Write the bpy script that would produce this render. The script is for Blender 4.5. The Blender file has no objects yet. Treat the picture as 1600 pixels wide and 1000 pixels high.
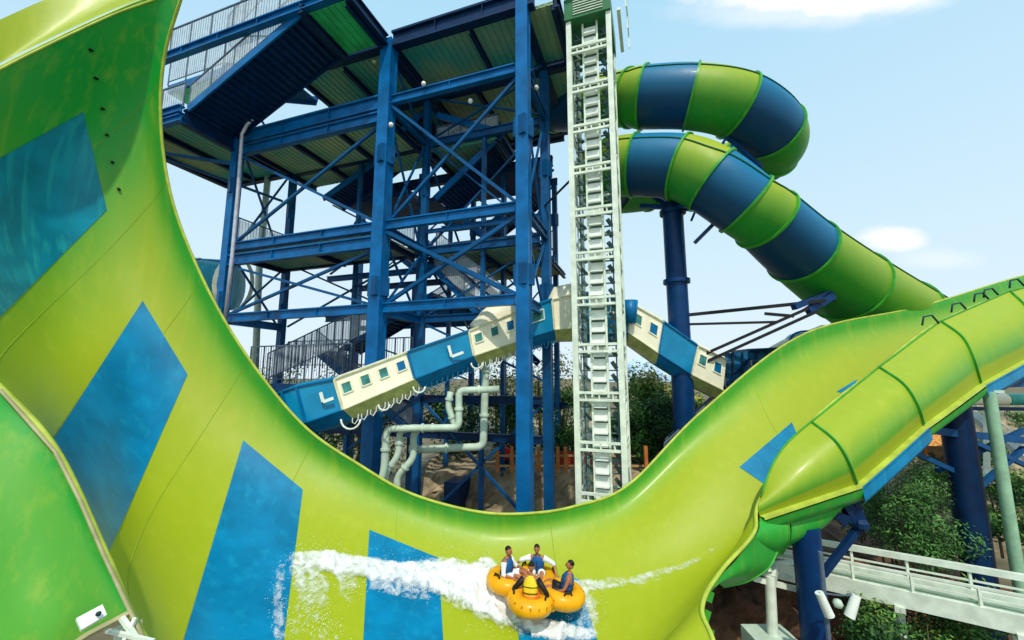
import bpy, bmesh, math, random
from math import sin, cos, tan, atan, atan2, sqrt, pi, radians
from mathutils import Vector, Matrix, noise
from mathutils.bvhtree import BVHTree
random.seed(7)
scene = bpy.context.scene
COL = scene.collection
# ------------------------------------------------------------------ camera
F = 640.0; PITCH = atan(90/640); CP, SP = cos(PITCH), sin(PITCH); EYE = Vector((0, 0, 9))
cam = bpy.data.cameras.new("camera"); cam.sensor_width = 36; cam.lens = 36*F/1600
cam.clip_end = 6000; cam.clip_start = 0.05
camo = bpy.data.objects.new("camera", cam); COL.objects.link(camo)
camo.location = EYE; camo.rotation_euler = (pi/2+PITCH, 0, 0); scene.camera = camo

def ray(px, py):
    dx = (px-800)/F; dz = -(py-500)/F
    return Vector((dx, CP-SP*dz, SP+CP*dz))
def P(px, py, Y):                       # point of the plane y = Y seen along a direction
    d = ray(px, py); return EYE + d*(Y/d.y)
def G(px, Y, z):                        # point at depth Y, height z, on a bearing
    dep = Y*CP+(z-9)*SP
    return Vector(((px-800)/F*dep, Y, z))

# ------------------------------------------------------------------ materials
MATS = {}
def mat(name, base, rough=0.5, var=0.15, scale=3.0, bump=0.0, bscale=20, metal=0.0, second=None, streak=0.0,
        coat=0.0, alpha=1.0, trans=0.0, stretch=(1, 1, 1), spec=0.25, soften=None):
    if name in MATS: return MATS[name]
    m = bpy.data.materials.new(name); m.use_nodes = True; nt = m.node_tree; N = nt.nodes; L = nt.links
    b = N['Principled BSDF']
    b.inputs['Roughness'].default_value = rough; b.inputs['Metallic'].default_value = metal
    b.inputs['Coat Weight'].default_value = coat; b.inputs['Coat Roughness'].default_value = 0.12
    b.inputs['Specular IOR Level'].default_value = spec
    b.inputs['Alpha'].default_value = alpha
    if trans: b.inputs['Transmission Weight'].default_value = trans
    tc = N.new('ShaderNodeTexCoord'); mp = N.new('ShaderNodeMapping'); mp.inputs['Scale'].default_value = stretch
    L.new(tc.outputs['Object'], mp.inputs['Vector'])
    n = N.new('ShaderNodeTexNoise'); n.inputs['Scale'].default_value = scale; n.inputs['Detail'].default_value = 6
    L.new(mp.outputs[0], n.inputs['Vector'])
    r = N.new('ShaderNodeValToRGB')
    b2 = second if second else [c*(1-var) for c in base]
    b1 = base if second else [min(1, c*(1+var)) for c in base]
    r.color_ramp.elements[0].position = 0.35; r.color_ramp.elements[1].position = 0.65
    r.color_ramp.elements[0].color = (*b2, 1); r.color_ramp.elements[1].color = (*b1, 1)
    L.new(n.outputs['Fac'], r.inputs['Fac'])
    out = r.outputs['Color']
    if streak:
        mp2 = N.new('ShaderNodeMapping'); mp2.inputs['Scale'].default_value = (3.5, 3.5, 0.22)
        L.new(tc.outputs['Object'], mp2.inputs['Vector'])
        n2 = N.new('ShaderNodeTexNoise'); n2.inputs['Scale'].default_value = 1.3; n2.inputs['Detail'].default_value = 5
        L.new(mp2.outputs[0], n2.inputs['Vector'])
        r2 = N.new('ShaderNodeValToRGB'); r2.color_ramp.elements[0].position = 0.52; r2.color_ramp.elements[1].position = 0.72
        r2.color_ramp.elements[0].color = (0, 0, 0, 1); r2.color_ramp.elements[1].color = (streak,)*3+(1,)
        L.new(n2.outputs['Fac'], r2.inputs['Fac'])
        mx = N.new('ShaderNodeMix'); mx.data_type = 'RGBA'
        L.new(r2.outputs['Color'], mx.inputs[0]); L.new(out, mx.inputs[6])
        mx.inputs[7].default_value = (*(soften or [min(1, c*1.5+.05) for c in base]), 1); out = mx.outputs[2]
    L.new(out, b.inputs['Base Color'])
    if bump:
        n3 = N.new('ShaderNodeTexNoise'); n3.inputs['Scale'].default_value = bscale; n3.inputs['Detail'].default_value = 5
        L.new(mp.outputs[0], n3.inputs['Vector'])
        bp = N.new('ShaderNodeBump'); bp.inputs['Strength'].default_value = bump; bp.inputs['Distance'].default_value = 0.03
        L.new(n3.outputs['Fac'], bp.inputs['Height']); L.new(bp.outputs[0], b.inputs['Normal'])
    MATS[name] = m; return m

LIME = (.345, .415, .012); SHADE_GREEN = (.006, .34, .035)  # the green stands for the lime gelcoat in shade
def shade_tinted(name, a, b_, rough=.38, streak=.32, coat=.06):
    """gelcoat with shade painted in, from lit colour a to shaded colour b_ after the vertex attribute 'tint'"""
    m = bpy.data.materials.new(name); m.use_nodes = True; nt = m.node_tree; N = nt.nodes; L = nt.links
    b = N['Principled BSDF']; b.inputs['Roughness'].default_value = rough; b.inputs['Specular IOR Level'].default_value = .3
    b.inputs['Coat Weight'].default_value = coat; b.inputs['Coat Roughness'].default_value = .15
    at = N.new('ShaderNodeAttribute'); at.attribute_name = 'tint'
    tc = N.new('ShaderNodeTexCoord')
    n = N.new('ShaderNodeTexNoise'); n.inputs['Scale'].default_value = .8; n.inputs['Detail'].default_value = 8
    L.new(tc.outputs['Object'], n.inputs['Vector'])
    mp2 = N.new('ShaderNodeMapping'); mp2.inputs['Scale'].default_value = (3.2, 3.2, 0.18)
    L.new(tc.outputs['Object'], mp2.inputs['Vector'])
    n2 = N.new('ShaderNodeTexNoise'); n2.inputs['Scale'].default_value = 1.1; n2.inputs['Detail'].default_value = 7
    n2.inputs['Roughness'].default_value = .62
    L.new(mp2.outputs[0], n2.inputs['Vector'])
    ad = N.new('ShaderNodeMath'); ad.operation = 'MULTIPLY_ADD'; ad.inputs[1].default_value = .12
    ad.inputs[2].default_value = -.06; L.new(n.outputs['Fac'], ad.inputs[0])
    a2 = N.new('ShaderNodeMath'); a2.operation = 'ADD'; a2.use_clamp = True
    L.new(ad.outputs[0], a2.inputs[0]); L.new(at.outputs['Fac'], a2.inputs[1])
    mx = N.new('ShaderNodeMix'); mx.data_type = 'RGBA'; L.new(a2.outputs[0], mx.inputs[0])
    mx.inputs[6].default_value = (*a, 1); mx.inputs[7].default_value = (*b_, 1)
    r2 = N.new('ShaderNodeMapRange'); r2.inputs[1].default_value = .5; r2.inputs[2].default_value = .78
    r2.inputs[3].default_value = 0; r2.inputs[4].default_value = streak
    L.new(n2.outputs['Fac'], r2.inputs[0])
    m2 = N.new('ShaderNodeMix'); m2.data_type = 'RGBA'; L.new(r2.outputs[0], m2.inputs[0]); L.new(mx.outputs[2], m2.inputs[6])
    m2.inputs[7].default_value = (min(1, a[0]*1.35+.02), min(1, a[1]*1.2+.02), a[2]+.03, 1)
    L.new(m2.outputs[2], b.inputs['Base Color'])
    n3 = N.new('ShaderNodeTexNoise'); n3.inputs['Scale'].default_value = 1.2; n3.inputs['Detail'].default_value = 3
    L.new(tc.outputs['Object'], n3.inputs['Vector'])
    bp = N.new('ShaderNodeBump'); bp.inputs['Strength'].default_value = .25; bp.inputs['Distance'].default_value = .05
    L.new(n3.outputs['Fac'], bp.inputs['Height']); L.new(bp.outputs[0], b.inputs['Normal'])
    rr = N.new('ShaderNodeMapRange'); rr.inputs[3].default_value = rough-.08; rr.inputs[4].default_value = rough+.18
    L.new(n2.outputs['Fac'], rr.inputs[0]); L.new(rr.outputs[0], b.inputs['Roughness'])
    MATS[name] = m; return m

M_slide = shade_tinted('lime gelcoat', LIME, SHADE_GREEN)
M_tubeg = shade_tinted('tube green gelcoat', (.33, .41, .01), (.01, .27, .03), rough=.45, coat=.0, streak=.1)
M_tubeb = shade_tinted('tube blue gelcoat', (.0, .17, .34), (.0, .045, .13), rough=.42, coat=.03, streak=.05)
M_rib = mat('green flange', (.05, .33, .03), .4)
M_lip = mat('pale lime edge', (.42, .50, .06), .35)
M_bluep = mat('blue gelcoat panel', (.0, .19, .38), .38, var=.18, scale=1.2, streak=.35, coat=.05, soften=(.01, .33, .5))
M_tealp = mat('teal blue gelcoat', (.0, .22, .32), .38, var=.2, scale=1.2, streak=.6, coat=.05, soften=(.02, .42, .42))
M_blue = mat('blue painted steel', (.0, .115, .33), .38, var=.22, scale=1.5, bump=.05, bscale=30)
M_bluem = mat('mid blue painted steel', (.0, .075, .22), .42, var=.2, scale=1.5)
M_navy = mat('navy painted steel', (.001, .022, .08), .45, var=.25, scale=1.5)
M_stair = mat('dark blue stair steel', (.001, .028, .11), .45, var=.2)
M_deck = mat('ribbed green deck soffit', (.34, .46, .26), .5, second=(.06, .40, .36), scale=.35)
M_deckt = mat('tan deck soffit', (.46, .50, .30), .5, second=(.16, .42, .32), scale=.5)
M_greenp = mat('bright green deck soffit', (.04, .55, .18), .4, var=.3, scale=.8)
M_white = mat('pale green white steel', (.74, .81, .68), .45, var=.12, scale=3)
M_cream = mat('cream fibreglass', (.92, .87, .66), .4, var=.05, scale=1.5, streak=.15, soften=(.7, .66, .45))
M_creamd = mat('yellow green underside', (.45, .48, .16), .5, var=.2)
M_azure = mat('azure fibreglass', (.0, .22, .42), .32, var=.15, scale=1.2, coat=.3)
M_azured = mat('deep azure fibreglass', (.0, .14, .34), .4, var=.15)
M_pipe = mat('pale mint pipe', (.52, .64, .52), .4, var=.12)
M_plate = mat('white conveyor plate', (.80, .84, .76), .4, var=.08, scale=4)
M_dark = mat('dark gap', (.02, .035, .05), .6)
M_win = mat('green window glass', (.05, .22, .20), .12, var=.3, scale=3)
M_panel = mat('perforated rail panel', (.52, .60, .64), .6, alpha=.55)
M_rail = mat('grey rail', (.10, .14, .20), .5)
M_bulb = mat('white lamp', (.85, .82, .75), .4)
M_galv = mat('galvanised pipe', (.55, .54, .6), .35, metal=.3)
M_rock = mat('sandstone rock', (.46, .36, .23), .9, second=(.20, .15, .10), scale=.8, bump=1.0, bscale=5)
M_rockd = mat('brown rock face', (.20, .10, .055), .9, second=(.06, .032, .022), scale=.9, bump=1.0, bscale=4, stretch=(1, 1, .35))
M_ground = mat('earth', (.22, .17, .10), .95, second=(.10, .09, .05), scale=.4, bump=.5)
M_orange = mat('orange thatch', (.62, .25, .05), .8, var=.35, scale=6, bump=.6)
M_rust = mat('rust orange post', (.55, .18, .05), .7)
M_red = mat('red shirt', (.65, .02, .02), .7)
M_black = mat('black', (.012, .012, .014), .5)
M_skin = mat('skin', (.42, .21, .12), .5)
M_skint = mat('tanned skin', (.40, .15, .07), .5)
M_hair = mat('black hair', (.008, .007, .006), .5)
M_vest = mat('blue life vest', (.01, .10, .30), .6, bump=.3, bscale=40)
M_vesty = mat('yellow life vest', (.85, .62, .02), .6, bump=.3, bscale=40)
M_shirt = mat('white shirt', (.78, .82, .82), .8)
M_orsh = mat('orange shorts', (.75, .2, .03), .8)
M_raft = mat('yellow raft vinyl', (.84, .37, .006), .35, var=.15, scale=2.5, coat=.1)
M_raftd = mat('orange raft floor', (.75, .28, .02), .4)
M_wheel = mat('brown sticker', (.4, .2, .02), .4)

# ------------------------------------------------------------------ mesh builder
class MB:
    def __init__(s): s.v = []; s.f = []; s.t = []
    def add(s, vs, fs, t=None):
        o = len(s.v); s.v += [Vector(q) for q in vs]; s.f += [tuple(i+o for i in f) for f in fs]
        s.t += (t if t else [0]*len(vs)); return s
    def beam(s, p, q, w, h=None, up=(0, 0, 1)):
        p = Vector(p); q = Vector(q); h = h or w; d = (q-p)
        if d.length < 1e-6: return s
        d.normalize(); up = Vector(up)
        if abs(d.dot(up)) > .97: up = Vector((-.946, .325, 0))
        a = d.cross(up).normalized(); b = a.cross(d).normalized()
        vs = [e+a*sx*w/2+b*sy*h/2 for e in (p, q) for sx, sy in ((-1, -1), (1, -1), (1, 1), (-1, 1))]
        return s.add(vs, [(3, 2, 1, 0), (4, 5, 6, 7), (0, 1, 5, 4), (1, 2, 6, 5), (2, 3, 7, 6), (3, 0, 4, 7)])
    def ibeam(s, p, q, w, h, up=(0, 0, 1)):
        p = Vector(p); q = Vector(q); d = (q-p).normalized(); a = d.cross(Vector(up)).normalized(); b = a.cross(d)
        th = h*.13
        s.beam(p+b*(h/2-th/2), q+b*(h/2-th/2), w, th, up); s.beam(p-b*(h/2-th/2), q-b*(h/2-th/2), w, th, up)
        n = max(1, int((q-p).length/2.2))
        for i in range(1, n): s.beam(p+(q-p)*i/n-d*.012, p+(q-p)*i/n+d*.012, w*.92, h-2*th, up)
        return s.beam(p, q, w*.25, h-2*th, up)
    def tube(s, pts, r, n=12, cap=True):
        pts = [Vector(q) for q in pts]; rs = r if isinstance(r, (list, tuple)) else [r]*len(pts)
        vs = []; fs = []; pa = None
        for i, q in enumerate(pts):
            d = (pts[min(i+1, len(pts)-1)]-pts[max(i-1, 0)]).normalized()
            if pa is None:
                a = d.cross(Vector((0, 0, 1)))
                if a.length < .1: a = d.cross(Vector((1, 0, 0)))
            else: a = pa-d*pa.dot(d)
            a.normalize(); pa = a; b = d.cross(a)
            vs += [q+(a*cos(2*pi*k/n)+b*sin(2*pi*k/n))*rs[i] for k in range(n)]
        for i in range(len(pts)-1):
            for k in range(n):
                fs.append((i*n+k, i*n+(k+1) % n, (i+1)*n+(k+1) % n, (i+1)*n+k))
        if cap: fs += [tuple(range(n))[::-1], tuple((len(pts)-1)*n+k for k in range(n))]
        return s.add(vs, fs)
    def sheet(s, rows, t=None):
        n = len(rows); m = len(rows[0]); vs = [q for r in rows for q in r]
        fs = [(i*m+j, i*m+j+1, (i+1)*m+j+1, (i+1)*m+j) for i in range(n-1) for j in range(m-1)]
        return s.add(vs, fs, t)
    def ball(s, c, r, n=10, sq=(1, 1, 1), m=None):
        c = Vector(c); vs = []; fs = []; k2 = n
        for i in range(n//2+1):
            th = pi*i/(n//2)
            for k in range(k2):
                q = Vector((sin(th)*cos(2*pi*k/k2)*sq[0], sin(th)*sin(2*pi*k/k2)*sq[1], cos(th)*sq[2]))*r
                if m is not None: q = m @ q
                vs.append(c+q)
        for i in range(n//2):
            for k in range(k2): fs.append((i*k2+k, (i+1)*k2+k, (i+1)*k2+(k+1) % k2, i*k2+(k+1) % k2))
        return s.add(vs, fs)
    def slab(s, quad, th):                        # quad of top points, extruded downward
        q = [Vector(p) for p in quad]; b = [p-Vector((0, 0, th)) for p in q]
        return s.add(q+b, [(0, 1, 2, 3), (7, 6, 5, 4), (0, 4, 5, 1), (1, 5, 6, 2), (2, 6, 7, 3), (3, 7, 4, 0)])

ORG = {}
def tag(o, label=None, cat=None, group=None, kind=None):
    if label: o['label'] = label
    if cat: o['category'] = cat
    if group: o['group'] = group
    if kind: o['kind'] = kind
def thing(name, label, cat, loc, group=None):
    o = bpy.data.objects.new(name, None); COL.objects.link(o); o.location = loc; o.empty_display_size = .3
    ORG[o.name] = Vector(loc); tag(o, label, cat, group); return o
def build(name, mb, m, parent=None, smooth=False, label=None, cat=None, group=None, kind=None, tint=False):
    if parent is not None: L = ORG[parent.name]
    else:
        lo = min(v.z for v in mb.v); k = len(mb.v)
        L = Vector((sum(v.x for v in mb.v)/k, sum(v.y for v in mb.v)/k, lo))
    me = bpy.data.meshes.new(name); me.from_pydata([v-L for v in mb.v], [], mb.f)
    if tint:
        a = me.attributes.new('tint', 'FLOAT', 'POINT'); a.data.foreach_set('value', mb.t)
    if smooth:
        me.polygons.foreach_set('use_smooth', [True]*len(me.polygons))
        if smooth != 'all':
            try: me.set_sharp_from_angle(angle=radians(38))
            except Exception: pass
    me.materials.append(m)
    o = bpy.data.objects.new(name, me); COL.objects.link(o); ORG[o.name] = L
    if parent is not None: o.parent = parent
    else: o.location = L
    tag(o, label, cat, group, kind); return o

def cr(p0, p1, p2, p3, t):
    return .5*((2*p1)+(p2-p0)*t+(2*p0-5*p1+4*p2-p3)*t*t+(3*p1-p0-3*p2+p3)*t**3)
def spline(pts, n):                               # Catmull-Rom through the points, n samples per span
    out = []; k = len(pts)
    for i in range(k-1):
        a = pts[i-1] if i else pts[0]*2-pts[1]; b = pts[i]; c = pts[i+1]; d = pts[i+2] if i+2 < k else pts[k-1]*2-pts[k-2]
        for j in range(n): out.append(cr(a, b, c, d, j/n))
    out.append(pts[-1]); return out
def patch(rows, nu, nv, smooth=0):
    R = [spline([Vector(q) for q in r], nv) for r in rows]
    cols = [spline([R[i][j] for i in range(len(R))], nu) for j in range(len(R[0]))]
    g = [[cols[j][i] for j in range(len(cols))] for i in range(len(cols[0]))]
    for _ in range(smooth):
        h = [r[:] for r in g]
        for i in range(1, len(g)-1):
            for j in range(1, len(g[0])-1):
                h[i][j] = (g[i-1][j]+g[i+1][j]+g[i][j-1]+g[i][j+1])*.25*.7+g[i][j]*.3
        g = h
    return g

# ================================================================== GREAT SLIDE TROUGH
st = [
 [(1760,395,22),(1765,425,21.5),(1770,470,20.5),(1775,510,19.5),(1780,490,18.6),(1785,405,18.2)],
 [(1600,430,20.6),(1605,460,20.3),(1612,510,19),(1618,560,18),(1612,540,17.2),(1605,449,16.9)],
 [(1440,478,18.8),(1443,505,18.6),(1450,550,17.4),(1462,595,16.4),(1466,585,15.9),(1467,504,15.7)],
 [(1260,520,16.8),(1262,552,16.7),(1290,620,15.6),(1330,670,14.6),(1362,665,14.2),(1371,576,14.3)],
 [(1100,640,15.2),(1104,672,15.1),(1130,725,14.1),(1180,775,13.2),(1235,770,12.9),(1266,661,13.0)],
 [(985,755,14.2),(989,784,14.15),(1015,835,13.2),(1070,885,12.4),(1140,870,12.0),(1189,778,12.2)],
 [(900,790,13.6),(903,818,13.6),(915,880,12.7),(950,955,11.5),(1045,975,10.8),(1178,832,11.4)],
 [(820,802,13.3),(820,832,13.35),(828,895,12.5),(855,985,11.0),(985,1050,9.9),(1126,893,10.6)],
 [(740,798,13.2),(738,830,13.25),(745,900,12.3),(775,1000,10.6),(900,1120,9.0),(1097,950,9.6)],
 [(640,770,13.1),(635,802,13.15),(638,880,12.1),(670,1005,10.2),(800,1180,8.3),(1115,1040,8.6)],
 [(560,725,13.0),(550,757,13.05),(530,840,12.0),(520,980,9.9),(560,1200,7.6),(1000,1350,6.4)],
 [(480,670,12.9),(464,702,12.95),(420,785,11.9),(370,925,9.9),(340,1130,7.5),(520,1500,5.4)],
 [(410,590,12.8),(390,624,12.8),(335,712,11.9),(270,815,10.2),(225,925,8.4),(232,1010,7.0)],
 [(350,500,12.6),(328,536,12.6),(270,622,11.9),(205,722,10.4),(165,800,8.6),(166,868,7.0)],
 [(300,400,12.4),(278,436,12.4),(215,517,11.8),(150,600,10.4),(95,665,8.7),(88,704,7.0)],
 [(265,300,12.1),(240,336,12.2),(172,412,11.7),(90,492,10.4),(25,560,8.6),(0,605,6.9)],
 [(250,190,11.7),(222,226,11.9),(148,297,11.5),(50,377,10.2),(-45,450,8.3),(-115,500,6.6)],
 [(256,85,11.2),(225,120,11.4),(148,180,11.1),(35,258,9.9),(-95,345,8.0),(-250,430,6.2)],
 [(287,-22,10.5),(240,0,10.6),(165,28,10.2),(0,108,8.9),(-180,210,7.4),(-400,350,5.6)],
]
S_rows = [[P(*q) for q in r] for r in st]
NU, NV = 12, 12
Sg = patch(S_rows, NU, NV, 14)
nu, nv = len(Sg), len(Sg[0])
def clamp(x, a=0., b=1.): return max(a, min(b, x))
def sstep(a, b, x):
    t = clamp((x-a)/(b-a)); return t*t*(3-2*t)
shade_tints = []
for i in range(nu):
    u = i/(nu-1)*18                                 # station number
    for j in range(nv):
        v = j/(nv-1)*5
        t = (1-sstep(.15, 1.7, v))*.9  # shade under the far rim, put into the colour
        t = max(t, sstep(14.0, 16.8, u)*(1.0-.3*sstep(2.4, 4.0, v)))  # shaded upper-left wall, painted the same way
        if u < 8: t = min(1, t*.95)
        shade_tints.append(t)
SL = thing('wave_slide', 'huge lime green half-pipe water slide with blue stripes sweeping up the left wall', 'water slide', (3, 12, 0))
mb = MB(); mb.sheet(Sg, shade_tints)
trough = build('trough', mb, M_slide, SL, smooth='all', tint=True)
bvh = BVHTree.FromPolygons(mb.v, mb.f)
def hit(px, py, off=.008):
    d = ray(px, py).normalized(); h = bvh.ray_cast(EYE, d)
    if h[0] is None: return None
    n = h[1] if h[1].dot(d) < 0 else -h[1]
    return h[0]+n*off, n
# rolled lip round the trough
def lip(pts, r, name='rim', m=M_lip):
    b = MB(); b.tube(pts, r, 8); return build(name, b, m, SL, smooth='all')
lip([Sg[i][0]+Vector((0, .03, -.02)) for i in range(nu)], .045)
lip([Sg[i][nv-1] for i in range(nu)], .05)
# folded flange along the top lip of the crest and crest sheet rolled over behind it
top = Sg[-1]
lipin = [q.copy() for q in top]
fl = [[q+Vector((0, 0, 0)) for q in top], [q+Vector((-.05, .28, .16)) for q in top], [q+Vector((-.12, .34, .55)) for q in top]]
b = MB(); b.sheet(patch(fl, 4, 1), None)
b.t = [.75]*len(b.v); build('crest_flange', b, M_slide, SL, smooth='all', tint=True)
b = MB(); b.tube([q+Vector((-.12, .34, .57)) for q in top], .03, 6); build('crest_rim', b, M_lip, SL, smooth='all')
b = MB(); b.tube([q+Vector((0, .0, .0)) for q in top], .03, 6); build('crest_rim', b, M_lip, SL, smooth='all')
fl = [[q+Vector((-.3, .3, .5)) for q in top], [q+Vector((-.3, .6, 1.3)) for q in top], [q+Vector((-.5, .8, 2.6)) for q in top]]
b = MB(); b.sheet(patch(fl, 5, 1)); b.t = [.05]*len(b.v); build('crest_panel', b, M_slide, SL, smooth='all', tint=True)
# outer skin of the near wall, lower left
ws = [[(-260,430,6.2),(-330,600,5.6),(-380,820,5.0),(-380,1100,4.6)],
      [(-115,503,6.6),(-170,650,6.0),(-230,850,5.4),(-250,1120,4.9)],
      [(0,609,6.9),(-40,720,6.4),(-90,900,5.8),(-110,1130,5.3)],
      [(86,706,7.0),(50,790,6.6),(10,920,6.2),(0,1040,5.8)],
      [(163,870,7.0),(132,905,6.75),(95,965,6.4),(70,1030,6.15)],
      [(201,954,7.0),(180,967,6.9),(150,985,6.7),(125,1006,6.5)]]
g = patch([[P(*q) for q in r] for r in ws], 8, 6, 3)
b = MB(); b.sheet(g); mm = len(g[0])
b.t = [.74+.26*(1-sstep(0, .22, j/(mm-1))) for i in range(len(g)) for j in range(mm)]  # shaded outer side, with the lip's cast shadow painted along its top
build('outer_wall', b, M_slide, SL, smooth='all', tint=True)
b = MB(); b.tube([P(205,956,6.95), P(178,970,6.85), P(140,990,6.6), P(95,1018,6.35)], .045, 6)
b.tube([P(0,609,6.85), P(86,706,6.93), P(124,780,6.93), P(163,870,6.93), P(203,955,6.93), P(240,1030,6.9)], .028, 6)
build('edge_trim', b, mat('weathered edge', (.42, .38, .2), .6), SL)
b = MB(); q = [P(117,972,6.3), P(158,950,6.55), P(165,966,6.5), P(125,990,6.25)]
n = (q[1]-q[0]).cross(q[2]-q[0]).normalized()
if n.y > 0: n = -n
b.add([v+n*.03 for v in q]+[v+n*.09 for v in q], [(4, 5, 6, 7), (3, 2, 1, 0), (0, 1, 5, 4), (1, 2, 6, 5), (2, 3, 7, 6), (3, 0, 4, 7)])
pl = build('light_fitting', b, M_plate, SL)
b = MB(); c = P(151,967,6.42)+n*.12; b.ball(c, .035, 8); build('sensor', b, M_dark, pl, smooth='all')
b = MB(); b.beam(P(212,965,6.9), P(190,1010,6.7), .05); b.beam(P(190,965,6.85), P(222,1010,6.75), .06); b.beam(P(165,985,6.8), P(240,1002,6.7), .05)
b.beam(P(200,975,7.2), P(200,1040,7.2), .25); build('support_bracket', b, M_white, SL)
# blue stripes, sheets 8 mm proud of the trough
def stripe(quad, m, n=18, off=.012):
    a, b_, c, d = [Vector(q) for q in quad]; rows = []; cxy = (a+b_+c+d)/4
    for i in range(n+1):
        row = []
        for j in range(n+1):
            q = (a*(1-j/n)+b_*(j/n))*(1-i/n)+(d*(1-j/n)+c*(j/n))*(i/n)
            h = None; k = 0
            while h is None and k < 60:
                h = hit(q.x+(cxy.x-q.x)*k*.012, q.y+(cxy.y-q.y)*k*.012, off); k += 1
            row.append(h[0])
        rows.append(row)
    b = MB(); b.sheet(rows); return build('stripe', b, m, SL, smooth='all')
stripe([(-70,285),(130,175),(167,328),(-60,555)], M_tealp)
stripe([(223,470),(293,585),(170,862),(80,690)], M_bluep)
stripe([(380,688),(473,765),(428,1120),(250,1120)], M_bluep)
stripe([(577,828),(685,872),(697,1080),(563,1080)], M_bluep)
stripe([(803,893),(905,905),(950,1060),(815,1060)], M_bluep)
stripe([(1155,730),(1237,660),(1247,683),(1195,757)], M_bluep)
stripe([(1307,612),(1340,592),(1336,599),(1314,614)], M_bluep)
for st_i in (3.5, 6.5, 9.2, 10.9, 12.35, 13.7, 15.2, 16.6):
    gi = int(st_i*NU); b = MB(); b.tube([q for q in Sg[gi]], .009, 5); build('panel_seam', b, mat('seam lime', (.27, .38, .02), .5), SL, smooth='all')
for (x, y) in ((131,37),(141,78),(149,122),(160,170),(167,211),(176,254),(186,296)):
    h = hit(x, y, .0)
    if h:
        b = MB(); b.tube([h[0], h[0]+h[1]*.09], [.045, .03], 8); build('bolt', b, M_black, SL)
        b.t = []
# repair marks / scuffs
# ---- ribbed cover panels of the right-hand flume, outer side
def crossrow(top, mid1, mid2, base): return [P(*top), P(*mid1), P(*mid2), P(*base)]
cov = [crossrow((1189,777,12.15),(1186,786,12.0),(1185,796,11.95),(1187,806,12.0)),
       crossrow((1266,660,12.95),(1300,690,12.3),(1322,725,12.1),(1337,757,12.3)),
       crossrow((1371,575,14.25),(1405,603,13.5),(1427,636,13.2),(1441,665,13.4)),
       crossrow((1467,503,15.65),(1497,530,14.9),(1515,565,14.5),(1530,600,14.6)),
       crossrow((1575,456,16.6),(1598,485,15.9),(1610,520,15.5),(1618,552,15.6)),
       crossrow((1785,403,18.2),(1800,430,17.4),(1812,455,17.0),(1820,490,17.0))]
ctr = [None]*5
for i in range(5):
    A, B = cov[i], cov[i+1]
    rows = []
    for k in range(13):
        t = k/12; flare = .16*(t**3) if i else .10*t**3
        row = []
        for j in range(4):
            q = A[j].lerp(B[j], t)
            bul = sin(pi*t)*.18 if i else sin(pi*t)*.35
            q = q+Vector((.12, -.6, .35))*(flare*(.3 if j in (0, 3) else 1)) + Vector((.1, -.5, .3))*bul*(.2 if j == 0 else (.7 if j == 3 else 1))*.6
            if i == 0 and j == 0: q = q+Vector((-.25, .0, .12))*sin(pi*t)
            row.append(q)
        rows.append(spline(row, 6))
    b = MB(); b.sheet(rows)
    nn = len(rows[0])
    b.t = [(.10+.62*sstep(.35, .85, j/(nn-1)))*(1 if j < nn-4 else .1) for k in range(13) for j in range(nn)]  # shade on the lower part of each panel, painted as tint
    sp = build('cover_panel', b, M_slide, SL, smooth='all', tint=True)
    # seam rib: raised flange, widened by a dark strip painted as its shaded side
    last = rows[-1]; nxt = [q+(A_-q)*0 for q, A_ in zip(last, last)]
    rr = []
    for jj, q in enumerate(last):
        o = Vector((.12, -.6, .35)).normalized(); d = Vector((.7, .6, .25)).normalized(); wj = .05+.30*sin(pi*(jj/(len(last)-1))**1.6*.95)
        rr.append([q-d*.03-o*.02, q+o*.07-d*.02, q+o*.08+d*.02, q+o*.02+d*wj*.6, q-o*.10+d*wj])
    b = MB(); b.sheet(rr); build('rib', b, M_rib, SL, smooth=True)
    # flat lip at the foot
    b = MB(); base = [r[-1] for r in rows]; b.sheet([[q, q+Vector((.06, -.10, -.02)), q+Vector((.08, -.11, -.08))] for q in base])
    build('foot_flange', b, M_lip, SL, smooth=True)
    b = MB(); b.tube([r[0]+Vector((0, -.02, .01)) for r in rows], .028, 6); build('top_seam', b, M_rib, SL, smooth='all')
    if i in (1, 3):
        b = MB(); b.sheet([[q+Vector((.07, -.12, -.05)), q+Vector((.12, -.13, -.42)), q+Vector((.1, .0, -.6))] for q in base]); build('foot_stripe', b, M_bluep, SL, smooth=True)
    # underbody beneath
    rws = []
    for q in base:
        rws.append(spline([q+Vector((.1, -.13, -.1)), q+Vector((.16, .05, -.42)), q+Vector((-.1, .7, -.85)), q+Vector((-.7, 1.6, -.95))], 5))
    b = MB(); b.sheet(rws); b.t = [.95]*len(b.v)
    build('underbody', b, M_bluep if i in (1, 3) else M_slide, SL, smooth='all', tint=True)
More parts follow.
